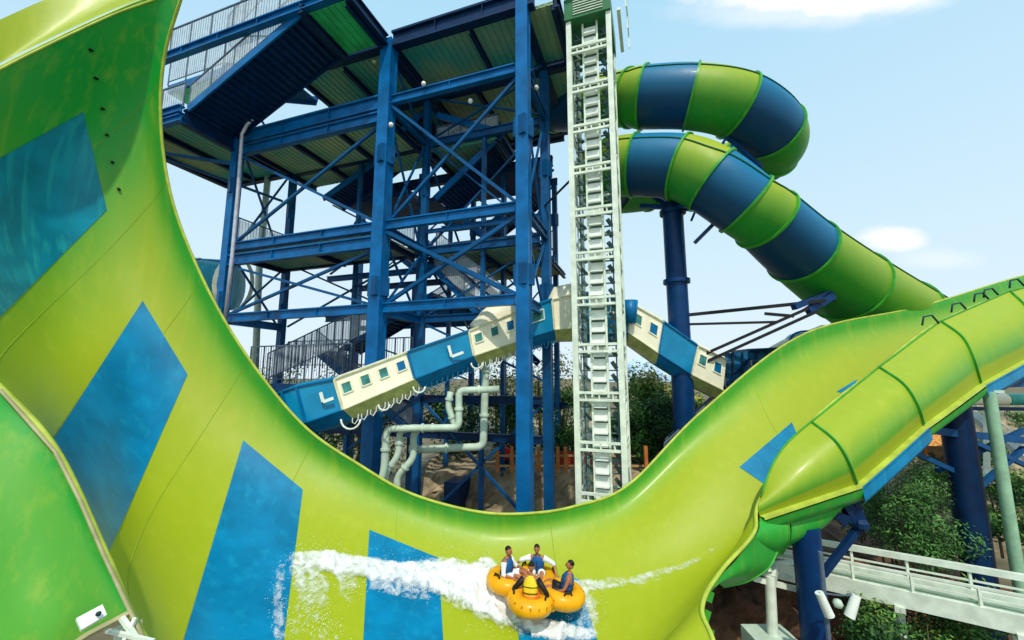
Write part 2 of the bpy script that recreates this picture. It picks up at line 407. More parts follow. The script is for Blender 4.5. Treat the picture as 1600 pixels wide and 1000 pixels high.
# outer skin from the hood down to the rim (dark green, three lobes)
def lobe(rows, name='outer_panel', t=.95):
    g = patch([[P(*q) for q in r] for r in rows], 8, 8); b = MB(); b.sheet(g); b.t = [t]*len(b.v)
    build(name, b, M_slide, SL, smooth='all', tint=True)
    b = MB(); b.tube([g[-1][j] for j in range(len(g[0]))], .03, 6); build('rib', b, M_rib, SL, smooth='all')
lobe([[(1187,808,12.0),(1186,826,11.7),(1180,838,11.5),(1172,846,11.4)],
      [(1205,803,12.2),(1212,824,11.9),(1212,850,11.9),(1205,872,12.3)],
      [(1222,797,12.4),(1232,820,12.1),(1232,845,12.1),(1222,866,12.5)]])
lobe([[(1226,795,12.5),(1236,820,12.2),(1235,845,12.2),(1226,858,12.6)],
      [(1275,780,12.6),(1290,800,12.4),(1285,825,12.5),(1262,838,13.0)],
      [(1336,758,12.6),(1338,768,12.5),(1334,776,12.6),(1322,790,13.2)]])
lobe([[(1178,836,11.35),(1150,875,11.0),(1126,900,10.6),(1104,935,10.1)],
      [(1186,846,11.6),(1172,880,11.3),(1150,900,11.0),(1120,913,10.6)],
      [(1215,862,12.2),(1200,888,12.0),(1168,908,11.8),(1130,917,11.4)]])
for (x, y, Y) in ((1104,930,10.1),(1099,960,9.7),(1104,990,9.2)):
    b = MB(); b.beam(P(x,y,Y), P(x+9,y+4,Y+.05), .05, .22); build('seam_flange', b, M_rib, SL)
# pull hooks along the top edge of the ribbed wall
for (x, y, Y) in ((1455,506,15.5),(1500,486,16.0),(1535,470,16.3),(1550,463,16.5),(1590,448,16.9)):
    b = MB(); c = P(x, y, Y)
    b.tube([c+Vector((-.35, 0, -.05)), c+Vector((-.2, .05, .28)), c+Vector((.12, .05, .34)), c+Vector((.3, 0, .02))], .035, 6)
    build('lifting_hook', b, M_dark, SL, smooth='all')

# ================================================================== TUBE SLIDE
TS = thing('tube_slide', 'enclosed spiral tube of alternating lime and blue rings high on the right', 'tube slide', (9, 19, 0))
tp = [ # px,py,Y,r, colour of the span that follows (g/b), flange?
 (640,168,28,1.35,'b'),(720,168,26,1.35,'b'),(800,168,24,1.4,'g'),(868,166,22.3,1.4,'b'),(930,160,20.6,1.35,'g'),(984,154,19.3,1.36,'g'),
 (1006,153,18.9,1.45,'b'),(1080,152,18.1,1.45,'g'),(1152,166,17.9,1.45,'b'),(1204,205,18.6,1.45,'g'),(1203,236,20.1,1.45,'b'),(1150,262,21.6,1.45,'g'),
 (1075,275,22.8,1.45,'b'),(1010,290,22.9,1.45,'g'),(955,292,21.8,1.45,'b'),(938,275,20.2,1.45,'g'),(960,263,19.0,1.42,'g'),(992,259,18.4,1.42,'b'),(1062,262,17.5,1.42,'g'),
 (1112,283,16.9,1.42,'b'),(1164,320,16.7,1.36,'g'),(1196,343,16.9,1.36,'b'),(1252,392,17.8,1.5,'g'),(1324,446,19.4,1.75,'g'),(1396,494,21.2,2.0,'g'),(1460,530,22.8,2.1,'g')]
ctrl = [Vector((*P(x, y, Y), r)) for x, y, Y, r, c in tp]
SUB = 8
pathv = []
for i in range(len(ctrl)-1):
    a = ctrl[i-1] if i else ctrl[0]*2-ctrl[1]; b_ = ctrl[i]; c = ctrl[i+1]; d = ctrl[i+2] if i+2 < len(ctrl) else ctrl[-1]*2-ctrl[-2]
    for j in range(SUB): pathv.append(cr(a, b_, c, d, j/SUB))
pathv.append(ctrl[-1])
NR = 40
def frame(i):
    q = pathv[i].xyz; d = (pathv[min(i+1, len(pathv)-1)].xyz-pathv[max(i-1, 0)].xyz).normalized()
    a = d.cross(Vector((0, 0, 1))).normalized(); b_ = a.cross(d); return q, a, b_, d
def ring(i, r): q, a, b_, d = frame(i); return [q+(a*cos(2*pi*k/NR)+b_*sin(2*pi*k/NR))*r for k in range(NR)]
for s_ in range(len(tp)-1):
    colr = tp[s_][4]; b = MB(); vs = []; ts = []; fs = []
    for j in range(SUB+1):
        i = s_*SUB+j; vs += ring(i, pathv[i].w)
        for k in range(NR): ts.append(clamp(.42-.75*sin(2*pi*k/NR)))  # shaded underside of the tube painted into the ring colour
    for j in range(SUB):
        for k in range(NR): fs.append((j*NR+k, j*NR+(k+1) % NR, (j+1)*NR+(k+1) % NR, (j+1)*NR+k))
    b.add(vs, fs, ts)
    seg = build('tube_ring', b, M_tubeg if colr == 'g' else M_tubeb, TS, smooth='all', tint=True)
    i = s_*SUB; q, a, b_, d = frame(i); r = pathv[i].w
    b = MB(); vs = []
    for (o, rr) in ((-.05, r), (-.05, r+.09), (.05, r+.09), (.05, r)):
        vs += [v+d*o for v in ring(i, rr)]
    fs = [(j*NR+k, j*NR+(k+1) % NR, (j+1)*NR+(k+1) % NR, (j+1)*NR+k) for j in range(3) for k in range(NR)]
    b.add(vs, fs); build('flange', b, M_rib if colr == 'g' or True else M_navy, seg, smooth=True)
for side in (0.18, 2.96):                      # horizontal seam beads
    b = MB(); pts = []
    for i in range(0, len(pathv)):
        q, a, b_, d = frame(i); r = pathv[i].w+.02; th = side+.35*(1 if side < 1 else -1); pts.append(q+(a*cos(th)+b_*sin(th))*r)
    b.tube(pts, .035, 6); build('seam_bead', b, mat('dark seam', (.01, .12, .06), .5), TS, smooth='all')

def post(name, label, cat, px, Y, z0, z1, r, m=M_navy, group=None, flanges=(), parts=None, lean=0):
    base = G(px, Y, (z0+z1)*.5); base.z = z0; topp = Vector((base.x+lean, base.y, z1))
    t = thing(name, label, cat, base, group)
    b = MB(); b.tube([base, topp], r, 20); build('shaft', b, m, t, smooth=True)
    for zf in flanges:
        c = base.lerp(topp, (zf-z0)/(z1-z0)); b = MB(); b.tube([c-Vector((0, 0, .09)), c+Vector((0, 0, .09))], r*1.28, 20)
        build('flange', b, m, t, smooth=True)
    return t, base, topp
def zz(py, Y): return P(0, py, Y).z
# post under the spiral
PT, pb, ptp = post('steel_post', 'thick navy post holding up the spiral tube, braced with black arms', 'support post', 1066, 18.8, .5, zz(318, 18.8), .47, mat('spiral post blue', (.0, .035, .13), .4), flanges=(zz(440, 18.8), zz(332, 18.8)))
b = MB(); top_ = ptp
for (x, y, Y) in ((1000,322,19.5),(1010,300,20.5),(1125,330,17.4),(1090,318,17.0)): b.beam(ptp-Vector((0, 0, .2)), P(x, y, Y), .2)
b.beam(P(1085,380,18.5), P(1160,305,17.4), .14); b.beam(P(1080,345,18.5), P(1135,212,18.2), .1); b.beam(P(1135,212,18.2), P(1190,262,18.8), .16); b.beam(P(1050,345,18.6), P(1135,215,18.2), .12)
build('saddle_arm', b, mat('saddle blue', (.005, .07, .24), .4), PT)
b = MB()
b.beam(P(1076,492,18.7), P(1290,470,17.3), .14); b.beam(P(1062,507,18.7), P(1215,503,17.6), .1)
b.beam(P(1072,566,18.7), P(1262,482,17.3), .13); b.beam(P(1075,578,18.7), P(1278,486,17.2), .13)
b.beam(P(1195,490,17.8), P(1240,494,17.6), .12)
build('strut', b, M_black, PT)
b = MB(); b.beam(P(1240,480,17.4), P(1310,452,17.9), .25); b.beam(P(1262,486,17.6), P(1300,462,17.7), .3); b.beam(P(1290,462,17.7), P(1305,470,18.6), .3); build('cradle', b, mat('cradle blue', (.0, .035, .13), .4), PT)

# ================================================================== STAIR TOWER
Fd = Vector((-.946, .325, 0)); Dd = Vector((.325, .946, 0)); C3 = Vector((.45, 15, 0))
def T(t, s, z): v = C3+Fd*t+Dd*s; v.z = z; return v
zA, zB, zC, zD = zz(467, 15), zz(322, 15), zz(105, 15), zz(2, 15)
TW = thing('stair_tower', 'tall blue steel stair tower with decks and cross bracing behind the slide', 'tower', T(6, 3, 0))
def part(name, mb, m, parent=TW, **k): return build(name, mb, m, parent, **k)
Z0 = 0.3
cols = [(0,0,.62,zD+1),(6.5,0,.72,zD),(15.7,0,.55,zC),(0,3.5,.5,zD+1),(6.5,3.5,.4,zD),(15.7,3.5,.42,zD),
        (6.6,9.8,.36,zC),(4.4,9.8,.36,zC),(15.7,9.8,.42,zD),(1.0,9.8,.36,zC),(11,9.8,.3,zB)]
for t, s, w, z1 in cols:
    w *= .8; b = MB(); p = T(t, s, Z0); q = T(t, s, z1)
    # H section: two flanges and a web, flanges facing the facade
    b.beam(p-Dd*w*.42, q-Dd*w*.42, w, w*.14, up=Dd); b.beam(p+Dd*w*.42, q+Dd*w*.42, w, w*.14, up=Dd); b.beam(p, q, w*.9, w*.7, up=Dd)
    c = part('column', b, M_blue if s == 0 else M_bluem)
    b = MB()
    for zf in ((zA+zB)/2-.9, (zB+zC)/2+.3):
        if zf < z1:
            b = MB(); b.tube([T(t, s, zf-.4), T(t, s, zf+.4)], w*.82, 4); build('splice_plate', b, M_bluem, c)
def IB(a, c, w, h, m=M_blue, name='beam'):
    b = MB(); b.ibeam(a, c, w, h); return part(name, b, m)
def brace(a, c, w=.12, m=M_bluem):
    b = MB(); b.beam(a, c, w); return part('brace', b, m)
for z, h in ((zA, .42), (zB, .42)):
    IB(T(.35, 0, z), T(6.2, 0, z), .25, h)
    IB(T(6.8, 0, z), T(15.5, 0, z), .25, h)
IB(T(.35, 0, zC), T(6.2, 0, zC), .25, .42)
IB(T(6.8, 0, zC), T(15.5, 0, zC), .35, .7); IB(T(6.8, -.05, zC-.75), T(15.5, -.05, zC-.75), .3, .5)
IB(T(6.8, -.03, zB-.7), T(15.5, -.03, zB-.7), .28, .55)
IB(T(-.5, 0, zD), T(6.3, 0, zD), .4, .8, M_navy); IB(T(6.8, 0, zD), T(10.5, 0, zD), .4, .6, M_navy)
for z in (zA, zB, zC):
    for t in (0, 6.5, 15.7):
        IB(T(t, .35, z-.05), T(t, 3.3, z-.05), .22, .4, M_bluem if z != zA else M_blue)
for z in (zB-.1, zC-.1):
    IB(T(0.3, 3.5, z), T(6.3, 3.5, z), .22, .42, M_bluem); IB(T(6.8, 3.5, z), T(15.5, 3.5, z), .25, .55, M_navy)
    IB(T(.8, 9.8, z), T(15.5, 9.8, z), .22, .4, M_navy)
IB(T(6.8, 9.8, zA+.6), T(15.5, 9.8, zA+.6), .2, .35, M_bluem)
IB(T(0.3, 3.5, zA), T(6.3, 3.5, zA), .2, .35, M_bluem)
# secondary rails in the right bay
IB(T(.3, 3.4, zB+.9), T(6.3, 3.4, zB+.9), .12, .2, M_blue)
IB(T(.3, 6.5, zB-.3), T(6.3, 6.5, zB-.3), .18, .3, M_blue)
# X braces
def X(t0, z0, t1, z1, s=0, w=.12): brace(T(t0, s, z0), T(t1, s-.0, z1), w); brace(T(t0, s+.13, z1), T(t1, s+.13, z0), w)
X(.3, zB+.2, 6.2, zC-.3); X(6.9, zB+.3, 15.4, zC-1); X(.3, zA+.2, 6.2, zB-.3, 0, .15); X(6.9, zA+.2, 15.4, zB-1)
X(.3, zB+.2, 6.2, zC-.3, 3.5, .08); X(.3, zA+.2, 6.2, zB-.3, 3.5, .08); X(6.9, zA, 15.4, zB, 3.5, .09)
X(6.9, zB, 15.4, zC, 9.8, .08); X(6.9, zA, 15.4, zB, 9.8, .08); X(1, zA, 4.3, zB, 9.8, .08); X(1, zB, 4.3, zC, 9.8, .08)
for (z0, z1) in ((zA, zB), (zB, zC), (zC, zD)):
    for t in (0, 6.5, 15.7):
        brace(T(t, .3, z0), T(t, 3.3, z1-.3), .09); brace(T(t+.1, 3.3, z0), T(t+.1, .3, z1-.3), .09)
    for t in (6.5,):
        brace(T(t, 3.6, z0), T(t, 9.6, z1-.3), .1); brace(T(t+.1, 9.6, z0), T(t+.1, 3.6, z1-.3), .1)
# decks
def deck(t0, t1, s0, s1, z, m, joist=2.3, jm=M_navy, th=.14):
    b = MB(); n = max(6, int((t1-t0)/.3))
    for i in range(n):                                   # ribbed soffit, one trapezoid rib each
        ta = t0+(t1-t0)*i/n; tb = t0+(t1-t0)*(i+.8)/n
        b.slab([T(ta, s0, z), T(tb, s0, z), T(tb, s1, z), T(ta, s1, z)], th)
    b.slab([T(t0, s0, z+.01), T(t1, s0, z+.01), T(t1, s1, z+.01), T(t0, s1, z+.01)], th*.8)
    d = part('deck', b, m)
    n = max(1, round((t1-t0)/joist))
    for i in range(n+1):
        t = t0+(t1-t0)*i/n; b = MB(); b.ibeam(T(t, s0, z-.27), T(t, s1, z-.27), .18, .26); build('joist', b, jm, d)
    return d
deck(6.9, 15.6, .2, 3.3, zB-.15, M_deckt, 4.4)
deck(6.9, 15.6, .2, 5.2, zC-.15, M_deckt, 2.9)
deck(0.4, 6.3, 3.7, 9.6, zB-.2, M_deckt, 3)
deck(2.6, 6.3, 3.7, 9.6, zC-.3, M_deck, 3)
deck(-1.2, 6.2, .3, 3.3, zD-.1, M_deck, 3.4)
deck(-1.2, 6.2, 3.7, 9, zD-.1, M_deckt, 2.4)
deck(6.7, 12, .3, 9, zD-.1, M_deck, 2.6)
deck(6.7, 8.7, -2.6, -.3, zD-.12, M_greenp, 2)
deck(15.9, 20.5, -2.6, 3, zC-.2, M_deck, 2.3, th=.12)
IB(T(-1.2, 3.5, zD-.3), T(11.8, 3.5, zD-.3), .35, .7, M_navy); IB(T(-1.2, 9.1, zD-.2), T(11.8, 9.1, zD-.2), .3, .5, M_navy)
IB(T(6.5, -3, zD-.15), T(6.5, -.3, zD-.15), .3, .5, M_navy); IB(T(8.8, -2.9, zD-.2), T(8.8, -.3, zD-.2), .25, .4, M_navy)
IB(T(0, .3, zD-.3), T(0, 9, zD-.3), .4, .6, M_navy); IB(T(6.5, .4, zD-.3), T(6.5, 9, zD-.3), .4, .6, M_navy)
IB(T(-1.3, .3, zD-.1), T(-1.3, 9, zD-.1), .3, .6, M_navy)
# front walkway beam at upper level and outer edge of the landing
IB(T(6.5, -2.75, zD), T(18.6, -2.75, zD), .28, .42)
IB(T(15.8, -2.75, zC-.05), T(20.6, -2.75, zC-.05), .3, .36); IB(T(15.8, -2.72, zC-.5), T(20.6, -2.72, zC-.5), .28, .34)
IB(T(15.8, -2.6, zC-.35), T(15.8, 0, zC-.35), .3, .8, M_navy); IB(T(15.8, 3.1, zC-.3), T(20.6, 3.1, zC-.3), .3, .5, M_navy)
IB(T(20.5, -2.6, zC-.35), T(20.5, 3, zC-.35), .3, .5, M_navy)
brace(T(20.4, -2.6, zC-.7), T(15.7, 2.9, zC-2.2), .12); brace(T(15.7, 0, zC-1.4), T(20, -2.4, zC-1.0), .14)
# stairs
def flight(t0, s0, z0, t1, z1, wd, m=M_stair, n=22, pm=M_blue, str_h=.34):
    b = MB()
    for i in range(n):
        k = (i+.5)/n; t = t0+(t1-t0)*k; z = z0+(z1-z0)*k; dt = abs(t1-t0)/n
        b.slab([T(t-dt*.55, s0, z), T(t+dt*.55, s0, z), T(t+dt*.55, s0+wd, z), T(t-dt*.55, s0+wd, z)], .05)
        sg = 1 if t1 > t0 else -1
        b.beam(T(t+sg*dt*.5, s0, z+(z1-z0)/n*.45), T(t+sg*dt*.5, s0+wd, z+(z1-z0)/n*.45), .03, abs(z1-z0)/n*.9)
    st_ = part('stair_flight', b, m)
    for s in (s0, s0+wd):
        b = MB(); b.beam(T(t0, s, z0), T(t1, s, z1), .08, str_h); build('stringer', b, pm if s == s0 else m, st_)
    return st_
def rail(pts, h=1.1, parent=TW, panel=True, sp=1.4):
    b = MB(); pb_ = MB()
    for i in range(len(pts)-1):
        p, q = Vector(pts[i]), Vector(pts[i+1]); n = max(1, int((q-p).length/sp)); up = Vector((0, 0, h))
        for k in range(n+1): c = p.lerp(q, k/n); b.beam(c, c+up, .05)
        b.beam(p+up, q+up, .06); b.beam(p+up*.12, q+up*.12, .04)
        nn = int((q-p).length/.16)
        for k in range(nn): c = p.lerp(q, (k+.5)/nn); b.beam(c+up*.12, c+up, .014)
        if panel: pb_.add([p+up*.12, q+up*.12, q+up*.95, p+up*.95], [(0, 1, 2, 3)])
    r = build('railing', b, M_rail, parent)
    if panel: build('mesh_panel', pb_, M_panel, r)
    return r
flight(15.6, -2.6, zC+.0, 8.8, zD+.05, 2.4)
rail([T(15.6, -2.6, zC+.1), T(8.8, -2.6, zD+.2)], 1.15)
rail([T(15.8, -2.7, zC+.1), T(20.5, -2.7, zC+.1), T(20.5, 2.8, zC+.1), T(15.9, 2.8, zC+.1)], 1.25)
rail([T(8.8, -2.75, zD+.2), T(18.6, -2.75, zD+.2)], 1.3)
rail([T(6.9, 3.2, zB+.1), T(15.5, 3.2, zB+.1)], 1.1)
rail([T(15.6, .3, zB+.1), T(15.6, 3.2, zB+.1)], 1.6)
rail([T(6.9, 5.2, zC+.1), T(15.5, 5.2, zC+.1)], 1.1)
# upper-left landing with the flight that drops from it
zM = zD+1.0
b = MB(); b.slab([T(16.6, -.6, zM), T(21, -.6, zM), T(21, 2, zM), T(16.6, 2, zM)], .45); part('landing', b, M_blue)
b = MB(); b.slab([T(16.8, -.5, zM-.46), T(20.9, -.5, zM-.46), T(20.9, 1.9, zM-.46), T(16.8, 1.9, zM-.46)], .05); part('soffit', b, M_greenp)
flight(16.6, -.5, zM, 12.6, zC+2.8, 2.4, M_bluem, 16, M_blue, .5)
rail([T(21, -.6, zM), T(16.6, -.6, zM), T(12.8, -.6, zC+2.8)], 1.9)
rail([T(21, 2, zM), T(16.6, 2, zM), T(16.6, -.6, zM+1.4), T(13, -.6, zM+4)], 1.7)
# inner switchback between the rows
dz = (zC-zB)/2
flight(2.6, 6.4, zB, 6.0, zB+dz, 2.2); flight(6.2, 4.0, zB+dz, 2.4, zC, 2.2)
flight(2.2, 6.4, zA+.2, 6.2, zB, 2.2, n=24); flight(1.2, 4.2, zA-2.2, 6.6, zB-.5, 2.2, n=24)
flight(8.0, 5.4, 6.0, 15.0, 10.6, 1.9, M_bluem, 20); flight(14.8, 7.2, 10.7, 8.0, zB-1.5, 1.9, M_stair, 20)
rail([T(8.0, 5.4, 6.2), T(15.0, 5.4, 10.8)], 1.1); rail([T(14.8, 9.2, 10.8), T(8.0, 9.2, zB-1.4)], 1.1)
rail([T(6.9, 3.4, 9.5), T(15.0, 3.4, 9.5)], 1.5, sp=.5, panel=False); rail([T(9, 1.5, 8.7), T(15.4, 1.5, 8.7)], 1.9, sp=.45, panel=False); rail([T(15.4, 2.5, 8.7), T(8.5, 2.5, 11.2)], 1.6, sp=.5)
b = MB(); b.slab([T(6.9, 1.4, 8.7), T(15.4, 1.4, 8.7), T(15.4, 3.6, 8.7), T(6.9, 3.6, 8.7)], .35); part('landing', b, M_bluem)
b = MB(); b.slab([T(6.2, 4, zB+dz), T(7.4, 4, zB+dz), T(7.4, 8.6, zB+dz), T(6.2, 8.6, zB+dz)], .12); part('landing', b, M_stair)
flight(2.0, 9.9, zB, 6.0, zB+dz, 2.2); flight(6.4, 9.9, zB+dz, 2.0, zC, 2.4)
flight(9.0, 6.6, zB, 13.6, zB+dz+.6, 2.0, M_stair, 20); flight(13.6, 3.8, zB+dz+1, 9.4, zC, 1.6, M_stair, 20)
flight(2.4, 3.9, zC, 6.2, zC+dz*.62, 2.2, n=18); flight(11.2, 4.2, zC, 7.2, zD-.6, 2.2, n=22)
b = MB(); b.slab([T(9, 5.8, zC-1.2), T(13.8, 5.8, zC-1.2), T(13.8, 9.4, zC-1.2), T(9, 9.4, zC-1.2)], .3); part('landing', b, M_stair)
b = MB(); b.slab([T(1.2, 6.2, zC-.6), T(6.2, 6.2, zC-.6), T(6.2, 9.4, zC-.6), T(1.2, 9.4, zC-.6)], .25); part('landing', b, M_stair)
b = MB(); b.slab([T(4.6, 4.2, 4), T(5.4, 4.2, 4), T(5.4, 6, 4), T(4.6, 6, 4)], 3.6); part('base_pier', b, M_navy)
IB(T(.3, 6.4, zC-.6), T(15.4, 6.4, zC-.6), .3, .55, M_navy); IB(T(.3, 5, zB+1.6), T(6.3, 5, zB+1.6), .2, .3, M_bluem)
X(.3, zC+.3, 6.2, zD-.5, 3.5, .08); X(.3, zA+.2, 6.2, zB, 6.5, .1); X(.3, zB+.2, 6.2, zC-1, 6.5, .1); X(6.9, zB+.2, 15.4, zC-1, 6.5, .1)
X(6.9, zA-3, 15.4, zA-.3, 9.8, .1); X(.3, zA-3, 6.2, zA-.3, 3.5, .1)
for t, s in ((3.2, 3.6), (3.2, 6.4), (10.8, 3.6), (8.6, 6.4), (13.4, 9.8), (6.5, 6.4)):
    b = MB(); b.beam(T(t, s, Z0), T(t, s, zC), .2, up=Dd); part('inner_post', b, M_bluem)
rail([T(.3, 6.2, zB+.1), T(6.2, 6.2, zB+.1)], 1.1, sp=.7, panel=False); rail([T(2.6, 4, zC+.05), T(6.2, 4, zC+.05)], 1.1, sp=.7)
rail([T(2.4, 3.9, zA+.5), T(6.0, 3.9, zB)], 1.1); rail([T(1.2, 4.1, zA-2), T(6.6, 4.1, zB-.4)], 1.1)
IB(T(.3, 9.8, zC+2.8), T(15.4, 9.8, zC+2.8), .25, .4, M_navy); IB(T(.3, 6.5, zA+.8), T(15.4, 6.5, zA+.8), .2, .32, M_bluem)
IB(T(6.8, 6.4, zB-.2), T(15.4, 6.4, zB-.2), .2, .35, M_bluem)
# lower level frames near ground between posts
for s, z in ((3.5, 8.0), (3.5, 6.3), (9.8, 7.4)): IB(T(.3, s, z), T(15.5, s, z), .2, .35, M_navy)
X(.3, Z0+2, 6.2, 7.8, 3.5, .12); X(6.9, Z0+2, 15.4, 7.8, 3.5, .12)
# galvanised downpipe on the left column
b = MB(); b.tube([P(352,500,19.4), P(363,400,19.4), P(372,300,19.4), P(378,210,19.35), P(386,195,19.3), P(400,181,19.3)], .09, 8); part('downpipe', b, M_galv, smooth='all')
# lamps under the decks
for (x, y, Y) in ((583,196,19.5),(474,215,20.4),(460,395,20.5),(585,95,18),(484,125,18.8)):
    b = MB(); c = P(x, y, Y); b.tube([c+Vector((0, 0, .5)), c+Vector((0, 0, .1))], .03, 6); l = part('lamp_stem', b, M_rail)
    b = MB(); b.ball(c, .13, 10); build('bulb_globe', b, M_bulb, l, smooth='all')
for (x, y) in ((611,195),(662,131),(735,158),(838,137)):
    b = MB(); b.ball(P(x, y, 16.2), .11, 8); part('wall_lamp', b, M_bulb, smooth='all')

# ================================================================== CONVEYOR LATTICE TOWER
A0 = Vector((3.90, 14.7, 0)); LWd = 1.62; LD = 2.3
def LT(t, s, z): v = A0+Fd*t+Dd*s; v.z = z; return v
LTW = thing('conveyor_tower', 'slim white lattice tower with a vertical raft conveyor beside the blue tower', 'lift tower', LT(.8, 1.1, 0))
ltop = zz(18, 14.7)
for t, s in ((0,0),(LWd,0),(0,LD),(LWd,LD)):
    b = MB(); b.beam(LT(t, s, .5), LT(t, s, ltop+1.2), .2 if s == 0 else .14, up=Dd); build('post', b, M_white, LTW)
lev = []; z = 1.2
while z < ltop: lev.append(z); z += 1.75
for i, z in enumerate(lev):
    b = MB()
    for dz in (0, .26):
        b.beam(LT(.1, 0, z+dz), LT(LWd-.1, 0, z+dz), .1, .09)
        b.beam(LT(0, .1, z+dz), LT(0, LD-.1, z+dz), .09, .08); b.beam(LT(LWd, .1, z+dz), LT(LWd, LD-.1, z+dz), .09, .08)
    b.beam(LT(.1, LD, z), LT(LWd-.1, LD, z), .09, .09)
    for k in (.2, .5, .8): b.beam(LT(LWd*k-.02, 0, z+.02), LT(LWd*k+.02, 0, z+.26), .05)
    build('ring_beam', b, M_white, LTW)
    if i+1 < len(lev):
        z1 = lev[i+1]
        for k, (a, c) in enumerate((((0, .1), (0, LD-.1)), ((LWd, .1), (LWd, LD-.1)))):
            b = MB()
            p, q = LT(a[0], a[1], z+.3), LT(c[0], c[1], z1); p2, q2 = LT(a[0], a[1], z1), LT(c[0], c[1], z+.3)
            b.beam(p, q, .07) if i % 2 else b.beam(p2, q2, .07)
            b.beam(LT(a[0], a[1], (z+z1)/2), LT(c[0], c[1], (z+z1)/2), .06); b.beam(LT(a[0], 1.15, z+.3), LT(a[0], 1.15, z1), .05)
            build('brace', b, M_white, LTW)
for t in (.50, 1.08):
    b = MB(); b.beam(LT(t, .25, .8), LT(t, .25, ltop), .07, .1, up=Dd); build('guide_rail', b, M_white, LTW)
for t in (.2, 1.42):
    b = MB(); b.beam(LT(t, .55, .8), LT(t, .55, ltop), .05, .05, up=Dd); build('guide_rail', b, M_rail, LTW)
z = 1.0; k = 0
while z < ltop-.3:
    b = MB(); b.beam(LT(.53, .3, z+.22), LT(1.05, .3, z+.22), .06, .36); b.beam(LT(.56, .2, z+.04), LT(1.02, .2, z+.04), .22, .05)
    pl = build('carrier_plate', b, M_plate, LTW)
    b = MB(); b.beam(LT(.14, .35, z-.02+.06*(k%3)), LT(1.48, .35, z-.02+.05*(k%2)), .06, .05); b.beam(LT(.2, .5, z+.05), LT(.36, .42, z+.3), .12); b.beam(LT(1.2, .5, z+.02), LT(1.4, .42, z+.26), .1)
    b.beam(LT(.57, .29, z-.02), LT(1.0, .29, z-.02), .1, .07)
    build('hanger', b, mat('dark steel green', (.06, .12, .10), .5), pl); z += .46; k += 1
b = MB(); b.slab([LT(-.1, -.2, ltop+.9), LT(LWd+.15, -.2, ltop+.9), LT(LWd+.15, LD+.2, ltop+.9), LT(-.1, LD+.2, ltop+.9)], .95)
hd = build('head_box', b, mat('green machine housing', (.03, .16, .06), .45), LTW)
b = MB()
for i in range(6): b.beam(LT(.2, -.22, ltop+.1+i*.12), LT(1.4, -.22, ltop+.1+i*.12), .03, .03)
b.beam(LT(-.4, -.3, ltop+1.0), LT(LWd+.3, -.3, ltop+1.0), .12, .12); b.beam(LT(-.4, 0, ltop), LT(-.4, LD, ltop), .14, .1)
for s in (0, 1.1, 2.2): b.beam(LT(-.7, s, ltop), LT(-.7, s, ltop+1.2), .05)
b.beam(LT(-.7, 0, ltop+1.2), LT(-.7, LD, ltop+1.2), .05); b.beam(LT(-.7, 0, ltop+.6), LT(-.7, LD, ltop+.6), .05)
build('service_platform', b, M_white, hd)
b = MB(); b.beam(LT(LWd, .5, zz(258, 14.8)), T(.0, 3.3, zz(258, 14.8)-.2), .07); build('tie_bar', b, M_dark, LTW)
b = MB(); b.slab([LT(-.4, -.4, .6), LT(LWd+.4, -.4, .6), LT(LWd+.4, LD+.4, .6), LT(-.4, LD+.4, .6)], .6); build('footing', b, M_pipe, LTW)

